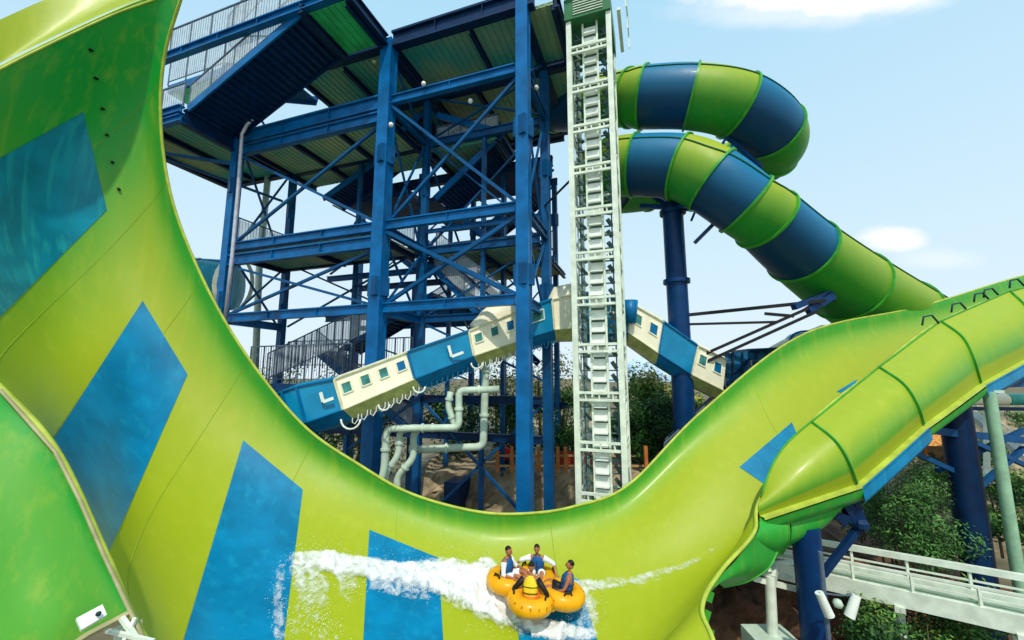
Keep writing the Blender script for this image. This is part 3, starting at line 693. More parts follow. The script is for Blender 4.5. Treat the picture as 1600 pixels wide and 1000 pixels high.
# ================================================================== WINDOWED COVERED FLUME
FL = thing('covered_flume', 'cream and bright blue covered flume with square windows rising through the tower legs', 'water slide', (0, 15, 5))
def flume(st_, closed=True, zup=True):
    """st_: list of (px_top, py_top, px_bot, py_bot, Y, colour, window count, drop under)"""
    for i in range(len(st_)-1):
        A, B = st_[i], st_[i+1]; W = 1.7
        def sec(S):
            t = P(S[0], S[1], S[4]); q = P(S[2], S[3], S[4]); back = Vector((.2, 1, 0)).normalized()*W
            up = (t-q)
            return [t+back*.15+up*.10, t, q, q-up*.32+back*.22, q-up*.32+back*.8, q+back, t+back, t+back*.85+up*.1]
        sa, sb = sec(A), sec(B); a_in = [x.lerp(y, .004) for x, y in zip(sa, sb)]; b_in = [x.lerp(y, .996) for x, y in zip(sa, sb)]
        blue = A[5] == 'b'
        b = MB(); b.add(a_in+b_in, [(k, (k+1) % 8, 8+(k+1) % 8, 8+k) for k in range(8)]+[tuple(range(8))[::-1], tuple(range(8, 16))])
        seg = build('flume_section', b, M_azure if blue else M_cream, FL)
        # under chine, trim ribs
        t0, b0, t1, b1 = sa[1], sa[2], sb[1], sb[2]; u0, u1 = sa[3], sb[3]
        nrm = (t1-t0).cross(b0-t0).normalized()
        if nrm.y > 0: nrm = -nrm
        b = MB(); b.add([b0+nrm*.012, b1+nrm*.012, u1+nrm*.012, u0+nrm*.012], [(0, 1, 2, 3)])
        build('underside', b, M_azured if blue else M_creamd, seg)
        b = MB(); b.beam(t0+nrm*.03, t1+nrm*.03, .09, .05); b.beam(b0+nrm*.03, b1+nrm*.03, .06, .04); b.beam(t0+nrm*.04, b0+nrm*.04, .07, .07)
        build('edge_trim', b, M_azured if blue else mat('cream trim', (.7, .68, .45), .5), seg)
        nw = A[6]
        for k in range(nw):
            c0 = (k+.24)/nw; c1 = (k+.24+.5)/nw; h0, h1 = .22, .56
            def pt(a, h): return t0.lerp(t1, a).lerp(b0.lerp(b1, a), h)+nrm*.02
            q = [pt(c0, h0), pt(c1, h0), pt(c1, h1), pt(c0, h1)]
            b = MB()
            for m_ in range(4): b.beam(q[m_], q[(m_+1) % 4], .05, .04)
            w = build('window', b, M_plate if blue else M_cream, seg)
            b = MB(); b.add(q, [(0, 1, 2, 3)]); build('pane', b, M_azured if (k == nw-1 and not blue) else M_win, w)
        if A[7]:                                          # row of drip hooks along the keel
            n = A[7]; b = MB()
            for k in range(n):
                c = b0.lerp(b1, (k+.5)/n).lerp(u0.lerp(u1, (k+.5)/n), .85)+nrm*.06; d = (b1-b0).normalized(); r = .10
                b.tube([c+d*r, c+d*r-Vector((0, 0, .18)), c-Vector((0, 0, .30)), c-d*r-Vector((0, 0, .2)), c-d*r+Vector((0, 0, -.05))], .02, 5, cap=False)
            build('hook_row', b, M_azured if blue else M_plate, seg, smooth='all')
            for k in range(0, n):
                pass
flume([(395,628,405,672,13.6,'b',0,0),(440,612,455,655,13.7,'b',0,0),(463,604,478,660,13.8,'b',0,0),(522,592,536,640,14.1,'c',4,8),(636,550,648,592,14.9,'b',0,11),
       (732,517,740,556,15.9,'c',3,7),(808,486,812,532,16.7,'b',1,5),(862,468,866,515,17.2,'c',0,0),(905,458,905,512,17.6,'b',0,0),(945,462,942,520,18.0,'b',1,0),
       (986,474,982,520,18.0,'c',2,0),(1037,503,1029,552,18.1,'b',0,0),(1090,540,1080,585,18.3,'c',2,0),(1135,562,1130,610,18.6,'b',0,0)])
# white corner marks painted on the blue sections (L-shaped)
def lmark(x, y, Y, s=1.):
    b = MB(); b.beam(P(x, y, Y), P(x+4*s, y+15*s, Y), .10, .05, up=(0, 1, 0)); b.beam(P(x+4*s, y+15*s, Y-.01), P(x+20*s, y+9*s, Y+.05), .10, .05, up=(0, 1, 0))
    build('white_mark', b, M_plate, FL)
lmark(501, 613, 13.82); lmark(701, 540, 15.4, 1.15)
# elbow housing and horn on top
b = MB(); b.tube([P(748,520,16.6), P(768,500,16.8), P(788,487,17.2), P(810,480,17.6)], [.5, .55, .6, .6], 14); build('horn_cover', b, M_cream, FL, smooth='all')
b = MB(); b.tube([P(858,500,18.2), P(880,470,18.2), P(905,466,18.4)], [.5, .75, .75], 14); build('elbow', b, M_cream, FL, smooth='all')
b = MB(); b.tube([P(985,505,17.8), P(984,470,17.8)], [.25, .35], 10); build('hinge_box', b, M_azured, FL, smooth='all')
# left stub dipping behind the slide
# drip chain loops under the cream section
for (x, y, Y, r) in ((548,655,14.2,.33),(600,632,14.6,.2),(655,604,15,.22),(745,567,15.9,.22)):
    b = MB(); b.tube([P(x,y,Y)+Vector((r*cos(a), 0, r*sin(a)*1.0)) for a in [pi+pi*k/8 for k in range(9)]], .035, 6); build('keel_loop', b, M_plate, FL, smooth='all')

# blue cabins and dome at the right end of the flume
CB = thing('service_cabin', 'small dark blue boxy cabin beside the end of the cream flume', 'cabin', P(1175,600,19.2))
b = MB()
for (x0, x1, y0, y1, Y) in ((1136,1172,552,600,19),(1172,1228,545,600,19.6)):
    a = P(x0, y1, Y); c = P(x1, y1, Y); h = P(x0, y0, Y).z-a.z
    b.slab([Vector((a.x, a.y, a.z+h)), Vector((c.x, c.y, a.z+h*1.05)), Vector((c.x, c.y+1.5, a.z+h*1.05)), Vector((a.x, a.y+1.5, a.z+h))], h+.6)
build('cabin_wall', b, mat('cabin blue', (.01, .12, .25), .4, var=.3), CB)
b = MB()
for x in (1145,1160,1182,1198,1214): b.beam(P(x,550,18.95 if x < 1172 else 19.55), P(x,600,18.95 if x < 1172 else 19.55), .08)
b.beam(P(1136,600,18.9), P(1172,560,18.9), .1); b.beam(P(1172,548,19.5), P(1230,545,19.5), .1)
build('cabin_frame', b, M_navy, CB)
DM = thing('domed_pod', 'cream flume pod with a pale blue glass dome peeping over the slide rim', 'pod', P(1240,560,20.5))
b = MB(); b.tube([P(1205,560,20.3), P(1235,545,20.4), P(1262,535,20.6), P(1290,522,20.8)], [.5, .55, .55, .5], 16); build('pod_body', b, M_cream, DM, smooth='all')
b = MB(); b.ball(P(1254,533,20.3), .75, 16, (1.1, .8, .62)); dm = build('dome', b, mat('dome glass', (.35, .62, .72), .1, var=.1), DM, smooth='all')
b = MB(); b.tube([P(1254,533,20.3)+Vector((.82*cos(a), -.3, .47*sin(a))) for a in [pi*k/10 for k in range(11)]], .05, 6); build('dome_rim', b, M_azured, dm, smooth='all')
# far left: end of a blue tube with cream rings, wave canopy
b0 = P(300,440,24); TL = thing('tube_end', 'blue tube end with a cream ring between slide rim and left column', 'tube slide', b0)
b = MB(); b.tube([P(270,440,24), P(365,448,24.5)], 1.45, 24); build('tube_body', b, M_tealp, TL, smooth=True)
for x in (303, 366):
    b = MB(); b.tube([P(x-3,443,24.2), P(x+4,444,24.2)], 1.62, 24, cap=False); build('ring', b, M_cream, TL, smooth=True)
b = MB(); b.tube([P(275,404,24), P(345,408,24)], .1, 8); build('top_pipe', b, M_azure, TL)
CN = thing('wave_canopy', 'pale striped canopy sail under the landing at upper left', 'canopy', P(280,230,24))
rows = [[P(235+ (i*9), 190+i*4+6*sin(i*1.1)+j*(16-i*.6), 23+j*.8) for j in range(4)] for i in range(16)]
b = MB(); b.sheet(rows); build('sail', b, mat('canopy cloth', (.62, .74, .62), .7, second=(.25, .6, .35), scale=1.2), CN, smooth='all')
b = MB(); [b.beam(P(235,200+k*16,22.9), P(365,238+k*5,23.5), .09) for k in range(3)]; build('canopy_rib', b, M_bluem, CN)

# ================================================================== PIPES (filtration)
def pipe_run(label, pts, r, group='mint pipes below the flume'):
    pts = [Vector(q) for q in pts]; out = [pts[0]]
    for i in range(1, len(pts)-1):
        a, b_, c = pts[i-1], pts[i], pts[i+1]; d1 = (a-b_).normalized()*r*1.8; d2 = (c-b_).normalized()*r*1.8
        for k in range(6): t = k/5; out.append((b_+d1)*(1-t)**2+b_*2*t*(1-t)+(b_+d2)*t*t)
    out.append(pts[-1]); t = thing('pipe', label, 'pipe', pts[-1], group)
    b = MB(); b.tube(out, r, 12); p = build('pipe_run', b, M_pipe, t, smooth='all')
    for k in range(1, len(pts)):
        c = pts[k-1].lerp(pts[k], .5); d = (pts[k]-pts[k-1]).normalized(); b = MB(); b.tube([c-d*.04, c+d*.04], r*1.35, 12); build('coupling', b, M_pipe, t, smooth=True)
Yp = 15.6
pipe_run('mint pipe stepping from the upper run down to the left elbow', [P(780,608,Yp),P(717,610,Yp),P(717,668,Yp),P(604,670,Yp),P(600,735,Yp),P(590,770,Yp)], .13)
pipe_run('middle mint pipe bending toward the slide rim', [P(704,612,Yp+.3),P(700,635,Yp+.3),P(712,668,Yp+.3),P(640,668,Yp+.3),P(625,672,Yp+.3),P(622,712,Yp+.3),P(602,740,Yp+.3),P(600,790,Yp+.3)], .12)
pipe_run('right mint pipe with a kink just above the slide rim', [P(652,668,Yp+.6),P(646,678,Yp+.6),P(646,716,Yp+.6),P(620,745,Yp+.6),P(622,800,Yp+.6)], .13)
pipe_run('lower horizontal mint pipe ending in an upright elbow', [P(640,703,Yp+1.2),P(755,698,Yp+1.2),P(758,600,Yp+1.2),P(760,560,Yp+1.2)], .15)
pipe_run('pale green vertical pipe behind the middle of the tower', [T(3.0,9.0,zz(225,21)),T(3.0,9.0,zA),T(3.0,9.0,5)], .2, 'tall green standpipes behind the tower')
pipe_run('thin pale green standpipe seen left through the tower', [P(420,262,23.5),P(405,420,23.5),P(398,600,23.5)], .18, 'tall green standpipes behind the tower')

# ================================================================== MONORAIL TRACK, LOWER RIGHT
TR = thing('elevated_track', 'pale green white elevated gutter track with handrail at lower right', 'track', P(1455,1000,14))
def trk(k, dy, dY=0): 
    a = Vector((1175, 862, 17.5)); b_ = Vector((1640, 965, 13.0)); q = a.lerp(b_, k); return P(q.x, q.y+dy, q.z+dY)
a_, c_ = P(1180,884,16.2), P(1660,990,11.8)
dirn = (c_-a_).normalized(); sidev = Vector((-dirn.y, dirn.x, 0)).normalized()
if sidev.y < 0: sidev = -sidev
b = MB(); b.beam(a_, c_, .16, .5); build('side_beam', b, M_white, TR)
b = MB(); b.beam(a_+sidev*1.1+Vector((0, 0, .05)), c_+sidev*1.1+Vector((0, 0, .05)), .16, .5); build('side_beam', b, M_white, TR)
b = MB(); b.slab([a_+Vector((0, 0, .05)), c_+Vector((0, 0, .05)), c_+sidev*1.1+Vector((0, 0, .05)), a_+sidev*1.1+Vector((0, 0, .05))], .08); build('track_floor', b, mat('grey green floor', (.22, .32, .25), .6), TR)
for sd, hh in ((0, .55), (1.1, .7)):
    b = MB(); L_ = (c_-a_).length; n = int(L_/1.3); o = sidev*sd
    for k in range(n+1): q = a_.lerp(c_, k/n)+o+Vector((0, 0, .2)); b.beam(q, q+Vector((0, 0, hh)), .07)
    b.beam(a_+o+Vector((0, 0, .2+hh)), c_+o+Vector((0, 0, .2+hh)), .16 if sd else .07, .18 if sd else .07)
    b.beam(a_+o+Vector((0, 0, .2+hh*.5)), c_+o+Vector((0, 0, .2+hh*.5)), .05)
    if sd: b.beam(a_+o-sidev*.4+Vector((0, 0, .2)), c_+o-sidev*.4+Vector((0, 0, .2)), .05)
    build('handrail', b, M_white, TR)
for k in (.55, .9):
    q = a_.lerp(c_, k)+sidev*.5; b = MB(); b.tube([Vector((q.x, q.y, -.2)), q-Vector((0, 0, .25))], .14, 12); b.beam(q-sidev*.7-Vector((0, 0, .3)), q+sidev*.7-Vector((0, 0, .3)), .25, .18); build('trestle_post', b, M_white, TR, smooth=True)
TP = thing('trestle', 'mint T-shaped trestle on a pale concrete pad below the hooded flume', 'support', P(1208,1000,13.0))
b = MB(); b.tube([P(1208,1005,13), P(1203,900,13)], .14, 12); build('trestle_post', b, M_white, TP, smooth=True)
b = MB(); b.beam(P(1176,903,13), P(1262,925,13.2), .12, .14); b.beam(P(1176,903,13), P(1185,880,13.3), .1); b.beam(P(1178,882,13.4), P(1250,878,13.8), .1); b.beam(P(1203,905,13), P(1206,882,13.4), .3); b.beam(P(1252,880,13.8), P(1255,922,13.3), .08)
b.beam(P(1235,900,13.5), P(1170,880,13.5), .25, .1)
build('cross_head', b, M_white, TP)
b = MB(); c = P(1205,1000,13); b.slab([c+Vector(q) for q in ((-.6,-.5,.15),(.6,-.5,.15),(.6,.5,.15),(-.6,.5,.15))], .6); build('pad', b, M_pipe, TP)
# blue posts on the right
P1, _, t1 = post('steel_post', 'navy post with cantilever arms under the hooded end of the flume', 'support post', 1271, 12.6, .0, zz(822, 12.6), .36, mat('post blue', (.0, .03, .12), .4))
b = MB()
b.beam(t1+Vector((-.9, 0, -.1)), t1+Vector((1.3, .2, .25)), .1); b.beam(P(1296,800,12.6), P(1345,818,12.7), .18); b.beam(P(1305,762,12.7), P(1340,820,12.7), .28); b.beam(P(1330,770,12.7), P(1350,820,12.7), .16)
b.beam(P(1285,898,12.6), P(1345,820,12.7), .16); b.beam(P(1222,820,12.6), P(1262,880,12.6), .1); b.beam(P(1222,822,12.6), P(1296,805,12.6), .1); b.beam(P(1262,775,12.9), P(1282,822,12.7), .2); b.beam(P(1300,800,12.6), P(1320,820,12.6), .14)
b.ball(P(1345,820,12.6), .2, 10)
build('cantilever_arm', b, M_navy, P1)
P2, _, t2 = post('steel_post', 'leaning-looking tall navy post behind the leafy bush at right', 'support post', 1514, 15.6, -.5, zz(600, 15.6)+.4, .46, M_navy)
b = MB()
b.beam(P(1390,690,15.3), P(1500,740,15.6), .16); b.beam(P(1450,672,15.3), P(1620,690,15.8), .26); b.beam(P(1465,735,15.8), P(1600,672,15.8), .16); b.beam(P(1520,690,15.5), P(1620,735,15.9), .16); b.beam(P(1520,600,15.4), P(1640,596,15.8), .32)
b.beam(P(1530,760,15.6), P(1600,700,15.8), .16)
build('truss_arm', b, mat('truss blue', (.006, .07, .2), .45), P2)
P3, _, t3 = post('lamp_mast', 'slender mint mast standing right of the tall navy post', 'mast', 1577, 14.6, 0, zz(612, 14.6), .17, mat('mast mint', (.30, .5, .33), .4))
b = MB(); b.beam(t3+Vector((-.4, 0, .0)), t3+Vector((.5, 0, .0)), .1); build('cap', b, M_pipe, P3)
# pool floodlight mast
FM = thing('floodlight_mast', 'dark thin mast carrying two tilted white cylindrical spotlights', 'light', G(1311, 11.5, 0))
b = MB(); bs = G(1311, 11.5, 0); b.tube([bs, Vector((bs.x, bs.y, zz(862, 11.5)))], .055, 8); build('mast', b, M_rail, FM, smooth=True)
for (x0, y0, x1, y1) in ((1280,926,1296,962),(1338,930,1327,964)):
    b = MB(); b.tube([P(x0,y0,11.4), P(x1,y1,11.4)], [.1, .12], 14); l = build('spotlight', b, M_plate, FM, smooth=True)
    b = MB(); b.beam(P(x0,y0,11.4), P(1311,930,11.5), .03); build('yoke', b, M_rail, l)
b = MB(); b.ball(P(1309,943,11.45), .12, 8); build('junction_box', b, M_pipe, FM, smooth='all')

# ================================================================== BACKGROUND: far column bits by tower right
rr = random.Random(3)
# deck edge gadgets between tower and lattice (dark lamp cluster)
# ------------------------------------------------------------------ ground and rocks
b = MB(); gx = [(-1500), -300, -80, -40, -25, -15, -8, -4, 0, 4, 8, 12, 16, 22, 30, 45, 90, 300, 1500]; gy = [-60, -20, 0, 5, 8, 11, 14, 17, 20, 24, 28, 34, 45, 70, 150, 600, 3000]
b.sheet([[Vector((x, y, -.6 if (abs(x) < 60 and y < 40) else 0+.15*noise.noise(Vector((x*.1, y*.1, 0))))) for y in gy] for x in gx])
build('ground', b, M_ground, kind='structure')
def rockwall(name, label, ctop, cbot, nx, nzv, amp, m, freq=.7, kind=None, back=6, seed=0):
    """craggy face between a crest polyline and a foot polyline, with a terrace behind the crest"""
    top_ = spline([Vector(q) for q in ctop], nx); bot = spline([Vector(q) for q in cbot], nx); rows = []
    for i in range(len(top_)):
        row = [bot[i].lerp(top_[i], k/nzv) for k in range(nzv+1)]
        row += [top_[i]+Vector((0, back*k/5, .1*k)) for k in range(1, 6)]
        for k, q in enumerate(row):
            n = noise.fractal(q*freq+Vector((seed, 0, 0)), .9, 2.1, 5)*amp; c = noise.cell(q*freq*.9)*amp*.6
            row[k] = q+Vector((n*.3, -abs(n)-c*.5 if k <= nzv else 0, n*.5))
        rows.append(row)
    b = MB(); b.sheet(rows); return build(name, b, m, label=label, cat=('rock face' if kind is None else None), kind=kind, smooth=False)
rockwall('rock_face', 'tan sandstone rock wall under the terrace behind the blue tower legs',
    [P(650,742,22), P(735,735,22), P(820,738,22), P(900,735,22), P(1000,738,21.5), P(1080,740,21)], [P(640,880,20.5), P(735,880,20.5), P(820,880,20.5), P(900,880,20.5), P(1000,880,20.5), P(1090,880,20)], 14, 22, .55, M_rock, 1.1, back=20)
rockwall('rock_face', 'shadowed dark brown rock cliff at lower right under the track',
    [P(1080,870,16.8), P(1200,868,17), P(1300,870,17), P(1420,905,16.5), P(1500,960,16), P(1700,990,15.5)], [P(1060,1120,14.6), P(1200,1120,14.6), P(1300,1120,14.6), P(1420,1120,14.6), P(1500,1140,14.4), P(1700,1140,14)], 14, 26, .8, M_rockd, .8, back=12, seed=9)
rockwall('rock_face', 'pale stony hillside below the orange thatched hut',
    [P(1330,690,34), P(1400,668,34), P(1470,680,34), P(1540,660,34), P(1640,650,34), P(1760,640,34)], [P(1310,860,24), P(1400,860,24), P(1470,870,24), P(1540,880,24), P(1640,880,24), P(1760,880,24)], 14, 30, .9, mat('pale rock', (.40, .31, .20), .9, second=(.07, .07, .04), scale=.9, bump=1, bscale=3), .6, back=20, seed=4)
# timber fence of the terrace
FN = thing('terrace_fence', 'low rust orange picket fence with stone balusters on the sandstone terrace', 'fence', P(760,735,21.6))
for x in (751, 777, 800, 842, 872, 884, 905, 1010):
    b = MB(); p = P(x, 738, 21.6 if x < 1000 else 21); b.beam(p, p+Vector((0, 0, 1.25)), .17, .17, up=(0, 1, 0)); build('picket', b, M_rust, FN)
b = MB(); b.beam(P(745,712,21.7), P(1010,712,21.7), .08, .1); b.beam(P(745,728,21.7), P(1010,728,21.7), .08, .1); build('fence_rail', b, mat('fence rail', (.5, .3, .12), .8), FN)
b = MB(); b.beam(P(868,718,22.2), P(898,718,22.2), .1, .8); b.beam(P(905,720,22.2), P(925,720,22.2), .1, .9); build('fence_board', b, mat('red board', (.45, .06, .03), .7), FN)
# hut with orange roof
HT = thing('thatched_hut', 'small hut with an orange thatched roof on the far hillside', 'hut', P(1430,700,33))
rc = P(1425,695,33)
b = MB(); b.tube([rc+Vector((0, 0, .4)), rc+Vector((0, 0, 1.9))], [3.4, .3], 14); build('roof', b, M_orange, HT)
b = MB(); b.tube([rc+Vector((3.2, .5, -.9)), rc+Vector((3.2, .5, .3))], [3.6, .6], 12); build('roof', b, M_orange, HT)
for k in range(6):
    b = MB(); q = rc+Vector((2.8*cos(k*pi/3), 2.8*sin(k*pi/3), 0)); b.tube([q+Vector((0, 0, -3)), q+Vector((0, 0, .5))], .14, 8); build('post', b, M_rust, HT)
b = MB(); b.slab([rc+Vector(q) for q in ((-2.4,-1.4,.3),(2.4,-1.4,.3),(2.4,1.8,.3),(-2.4,1.8,.3))], 2.2); build('wall', b, mat('hut wall', (.45, .3, .16), .8), HT)
# covered slide crossing far right
FR = thing('far_flume', 'cream and teal flume crossing behind the mast at the right edge', 'water slide', P(1560,640,24))
for (x0, x1, m) in ((1500,1570,M_cream),(1572,1680,mat('teal flume', (.05, .4, .32), .4))):
    b = MB(); b.tube([P(x0,624,24), P(x1,624,24)], .34, 14); build('flume_section', b, m, FR, smooth=True)
b = MB(); b.beam(P(1490,638,23.8), P(1680,640,23.8), .2); build('support_beam', b, M_navy, FR)
for x in (1542, 1640):
    b = MB(); b.beam(P(x,640,23.8), P(x,760,23.8), .2); build('support_leg', b, M_white, FR)
# far stair with grey rails right
SR = thing('ramp', 'grey concrete stepped ramp on the hillside behind the navy post', 'ramp', P(1560,720,27))
b = MB(); b.beam(P(1510,640,28), P(1640,740,25), 1.2, .25); build('ramp_slab', b, mat('grey concrete', (.4, .42, .4), .8), SR)
b = MB(); b.beam(P(1510,622,28), P(1640,718,25), .06); [b.beam(P(1510+13*k,640+10*k,28-.3*k), P(1510+13*k,622+9.6*k,28-.3*k), .05) for k in range(10)]; build('ramp_rail', b, M_white, SR)
# blue mountain far away
b = MB(); hp = [(880,600),(930,596),(960,588),(985,566),(1008,556),(1030,562),(1052,580),(1085,596),(1140,600)]
rows = [[P(x, y, 900), P(x, 640, 880)] for x, y in hp]; rows = [[r[0], r[0].lerp(r[1], .3)+Vector((0, -8, 0)), r[1]] for r in rows]
b.sheet(patch(rows, 6, 4)); 
for q in b.v: q.z += 3*noise.fractal(q*.03, 1, 2, 4)
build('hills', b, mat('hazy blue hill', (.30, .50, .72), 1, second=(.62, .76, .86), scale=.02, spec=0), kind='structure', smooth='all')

# blue access stair and gallery between the spiral post and the slide rim
SV = thing('access_stair', 'dark blue open access stair with railings behind the slide rim, right of the spiral post', 'stair', P(1110,700,18.6))
sa, sb = P(1040,735,18.2), P(1165,612,20.2); sw = Vector((.5, 1.2, 0))
b = MB()
for k in range(22):
    q = sa.lerp(sb, k/22); b.slab([q, q+Vector((.28, .1, 0)), q+sw+Vector((.28, .1, 0)), q+sw], .06)
build('tread_run', b, M_navy, SV)
for o in (Vector((0, 0, 0)), sw):
    b = MB(); b.beam(sa+o, sb+o, .1, .4); build('stringer', b, mat('stair stringer blue', (.0, .06, .2), .5), SV)
    rail([sa+o, sb+o], 1.1, SV, False, .7)
b = MB(); ga = P(1165,612,20.2); gb = P(1262,560,20.6); b.slab([ga, gb, gb+Vector((0, 1.6, 0)), ga+Vector((0, 1.6, 0))], .3); build('gallery', b, M_navy, SV)
rail([ga, gb], 1.2, SV, True, .6); rail([P(1120,606,18.9), P(1190,600,19.2)], 1.1, SV, False, .4)
for (x, y, Y) in ((1062,640,19.4),(1098,640,19.8),(1132,630,20.0),(1165,612,20.3),(1205,590,20.4)):
    b = MB(); q = P(x, y, Y); b.beam(Vector((q.x, q.y, 0)), q, .18); build('leg', b, M_navy, SV)
b = MB(); b.beam(P(1062,690,19.4), P(1132,610,20.0), .12); build('brace', b, M_navy, SV)
b = MB(); b.beam(P(1062,600,19.4), P(1110,690,19.9), .12); build('brace', b, M_navy, SV)
# ------------------------------------------------------------------ trees
def leafy(name, label, base, h, rx, rz, nleaf, size, pal, group=None, trunk=.15, seed=1, clumps=9, cat='tree', flat=.5, stems=1):
    R = random.Random(seed); base = Vector(base); t = thing(name, label, cat, base, group)
    cl = []
    for k in range(clumps):
        a = R.uniform(0, 2*pi); r = R.uniform(.15, .85)*rx
        cl.append((base+Vector((r*cos(a), r*sin(a)*.8, h-rz+R.uniform(-.8, .8)*rz)), R.uniform(.3, .55)*rx))
    b = MB()
    for s in range(stems):
        o = Vector((R.uniform(-.4, .4), R.uniform(-.4, .4), 0))*rx*(stems > 1)
        b.tube([base+o-Vector((0, 0, .2)), base+o*1.1+Vector((R.uniform(-.1, .1), 0, h*.4)), base+o*1.2+Vector((R.uniform(-.2, .2), 0, h*.8))], [trunk, trunk*.75, trunk*.3], 8)
    for c, r in cl[:7]: b.tube([base+Vector((0, 0, h*.35)), base.lerp(c, .6)+Vector((0, 0, h*.12)), c], [trunk*.5, trunk*.3, trunk*.12], 5)
    build('trunk', b, mat('bark', (.16, .11, .07), .9, bump=.6), t)
    mbs = [MB() for _ in pal]
    for i in range(nleaf):
        c, r = R.choice(cl); d = Vector((R.gauss(0, 1), R.gauss(0, 1), R.gauss(0, .8))).normalized()*r*R.uniform(.35, 1.05)**.6
        q = c+d; n = (d.normalized()+Vector((R.uniform(-.8, .8), R.uniform(-.8, .8), R.uniform(-.2, .9)))).normalized()
        a = n.cross(Vector((R.uniform(-1, 1), R.uniform(-1, 1), R.uniform(-1, 1)))).normalized(); e = n.cross(a); s = size*R.uniform(.6, 1.4)
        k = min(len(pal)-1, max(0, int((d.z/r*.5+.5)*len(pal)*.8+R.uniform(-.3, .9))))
        mbs[k].add([q-a*s, q+e*s*flat, q+a*s, q-e*s*flat], [(0, 1, 2, 3)])
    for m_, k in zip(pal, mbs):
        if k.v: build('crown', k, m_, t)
    return t
def leafm(n, c): return mat(n, c, .55, var=.35, scale=2)
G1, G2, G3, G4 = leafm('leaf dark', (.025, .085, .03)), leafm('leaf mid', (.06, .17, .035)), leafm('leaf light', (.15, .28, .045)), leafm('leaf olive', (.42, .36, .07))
for i, (x, y, Y, h, rx, lab, pal) in enumerate([
    (455,700,33,6.6,4.0,'tall pale green tree far behind the stair railings at left',(G2,G3,G3)),
    (640,700,34,6.4,4.2,'broad tree far behind the middle of the blue tower',(G1,G2,G3)),
    (775,700,33,6.8,3.8,'olive tree far behind the right bay of the blue tower',(G2,G3,G4)),
    (845,700,32,6.9,3.4,'yellow green tree far behind the gap between tower and lattice',(G2,G4,G4)),
    (560,700,35,6.2,4.0,'dark tree far behind the cream flume section',(G1,G2,G2)),
    (1015,730,25,5.8,2.3,'olive topped bushy tree just right of the lattice tower',(G2,G3,G4)),
    (1062,735,26,5.6,2.4,'yellowing tree partly behind the spiral post',(G1,G3,G4)),
    (1005,735,22.8,3.6,1.8,'low dark green shrub at the foot of the lattice tower, right side',(G1,G2,G3)),
    (1045,735,22.4,3.9,1.6,'dark drooping tree between lattice tower and slide rim',(G1,G1,G2)),
    (880,730,25,4.6,1.9,'dark tree seen between the blue tower leg and the lattice',(G1,G2,G3)),
    (800,728,25.5,4.0,1.8,'shaded tree behind the right bay of the blue tower',(G1,G1,G2)),
    (560,745,25,5,3,'shaded tree mass behind the mint pipes, left side',(G1,G2,G2)),
    (480,745,27,5.2,3.2,'green tree behind the lower stair railings',(G1,G2,G3)),
    (720,735,26,4.2,2,'dark tree behind the thick tower leg',(G1,G1,G2))]):
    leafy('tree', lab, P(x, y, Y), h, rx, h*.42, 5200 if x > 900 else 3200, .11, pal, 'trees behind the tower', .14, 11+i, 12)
leafy('bamboo_bush', 'large bright leafy bush right of the navy cantilever post', P(1430,888,16.2), 4.0, 1.75, 1.9, 9000, .07, (G1,G2,leafm('leaf fresh', (.09, .24, .05))), None, .04, 41, 20, 'bush', .35, 9)
leafy('bush', 'darker bush between the tall navy post and the mint mast', P(1565,870,17.5), 3.6, 1.6, 1.6, 5000, .08, (G1,G2,G3), None, .05, 42, 12, 'bush', .4, 5)
leafy('shrub', 'clump of low shrubs under the track at the bottom right', P(1400,1020,14.2), 1.5, 1.7, .8, 5200, .07, (G1,G1,G2,G3), None, .04, 43, 12, 'bush', .4, 5)
leafy('shrub', 'low leafy shrubs at the far bottom right corner under the track', P(1530,1010,13.9), 1.2, 1.7, .7, 4200, .07, (G1,G2,G2,G3), None, .04, 44, 12, 'bush', .4, 5)
leafy('tree', 'small teal-green shrub below the stony hillside', P(1365,840,18.5), 1.9, 1.3, .9, 3000, .07, (G2,leafm('leaf teal', (.08, .28, .17)),G3), None, .04, 45, 9, 'bush', .4, 4)
leafy('tree', 'distant green tree above the hut', P(1480,700,38), 4.5, 3, 2, 3000, .16, (G1,G2,G3), None, .15, 46, 9)
for i, (x, y, Y, h) in enumerate(((1350,760,26,2.2),(1480,770,26,2.4),(1550,720,29,2.6),(1600,790,25,2.5),(1405,735,30,2.2),(1590,670,34,3))):
    leafy('shrub', ['round green shrub high on the stony slope, leftmost', 'shrub on the slope just left of the tall navy post', 'shrub on the slope between the truss arms', 'leafy shrub at the right edge above the track', 'small shrub just under the thatched hut', 'far shrub at the upper right edge of the slope'][i], P(x, y+25, Y), h, 1.6, h*.45, 1500, .11, (G1,G2,G3), 'shrubs on the stony slope', .05, 70+i, 8, 'bush', .45, 3)
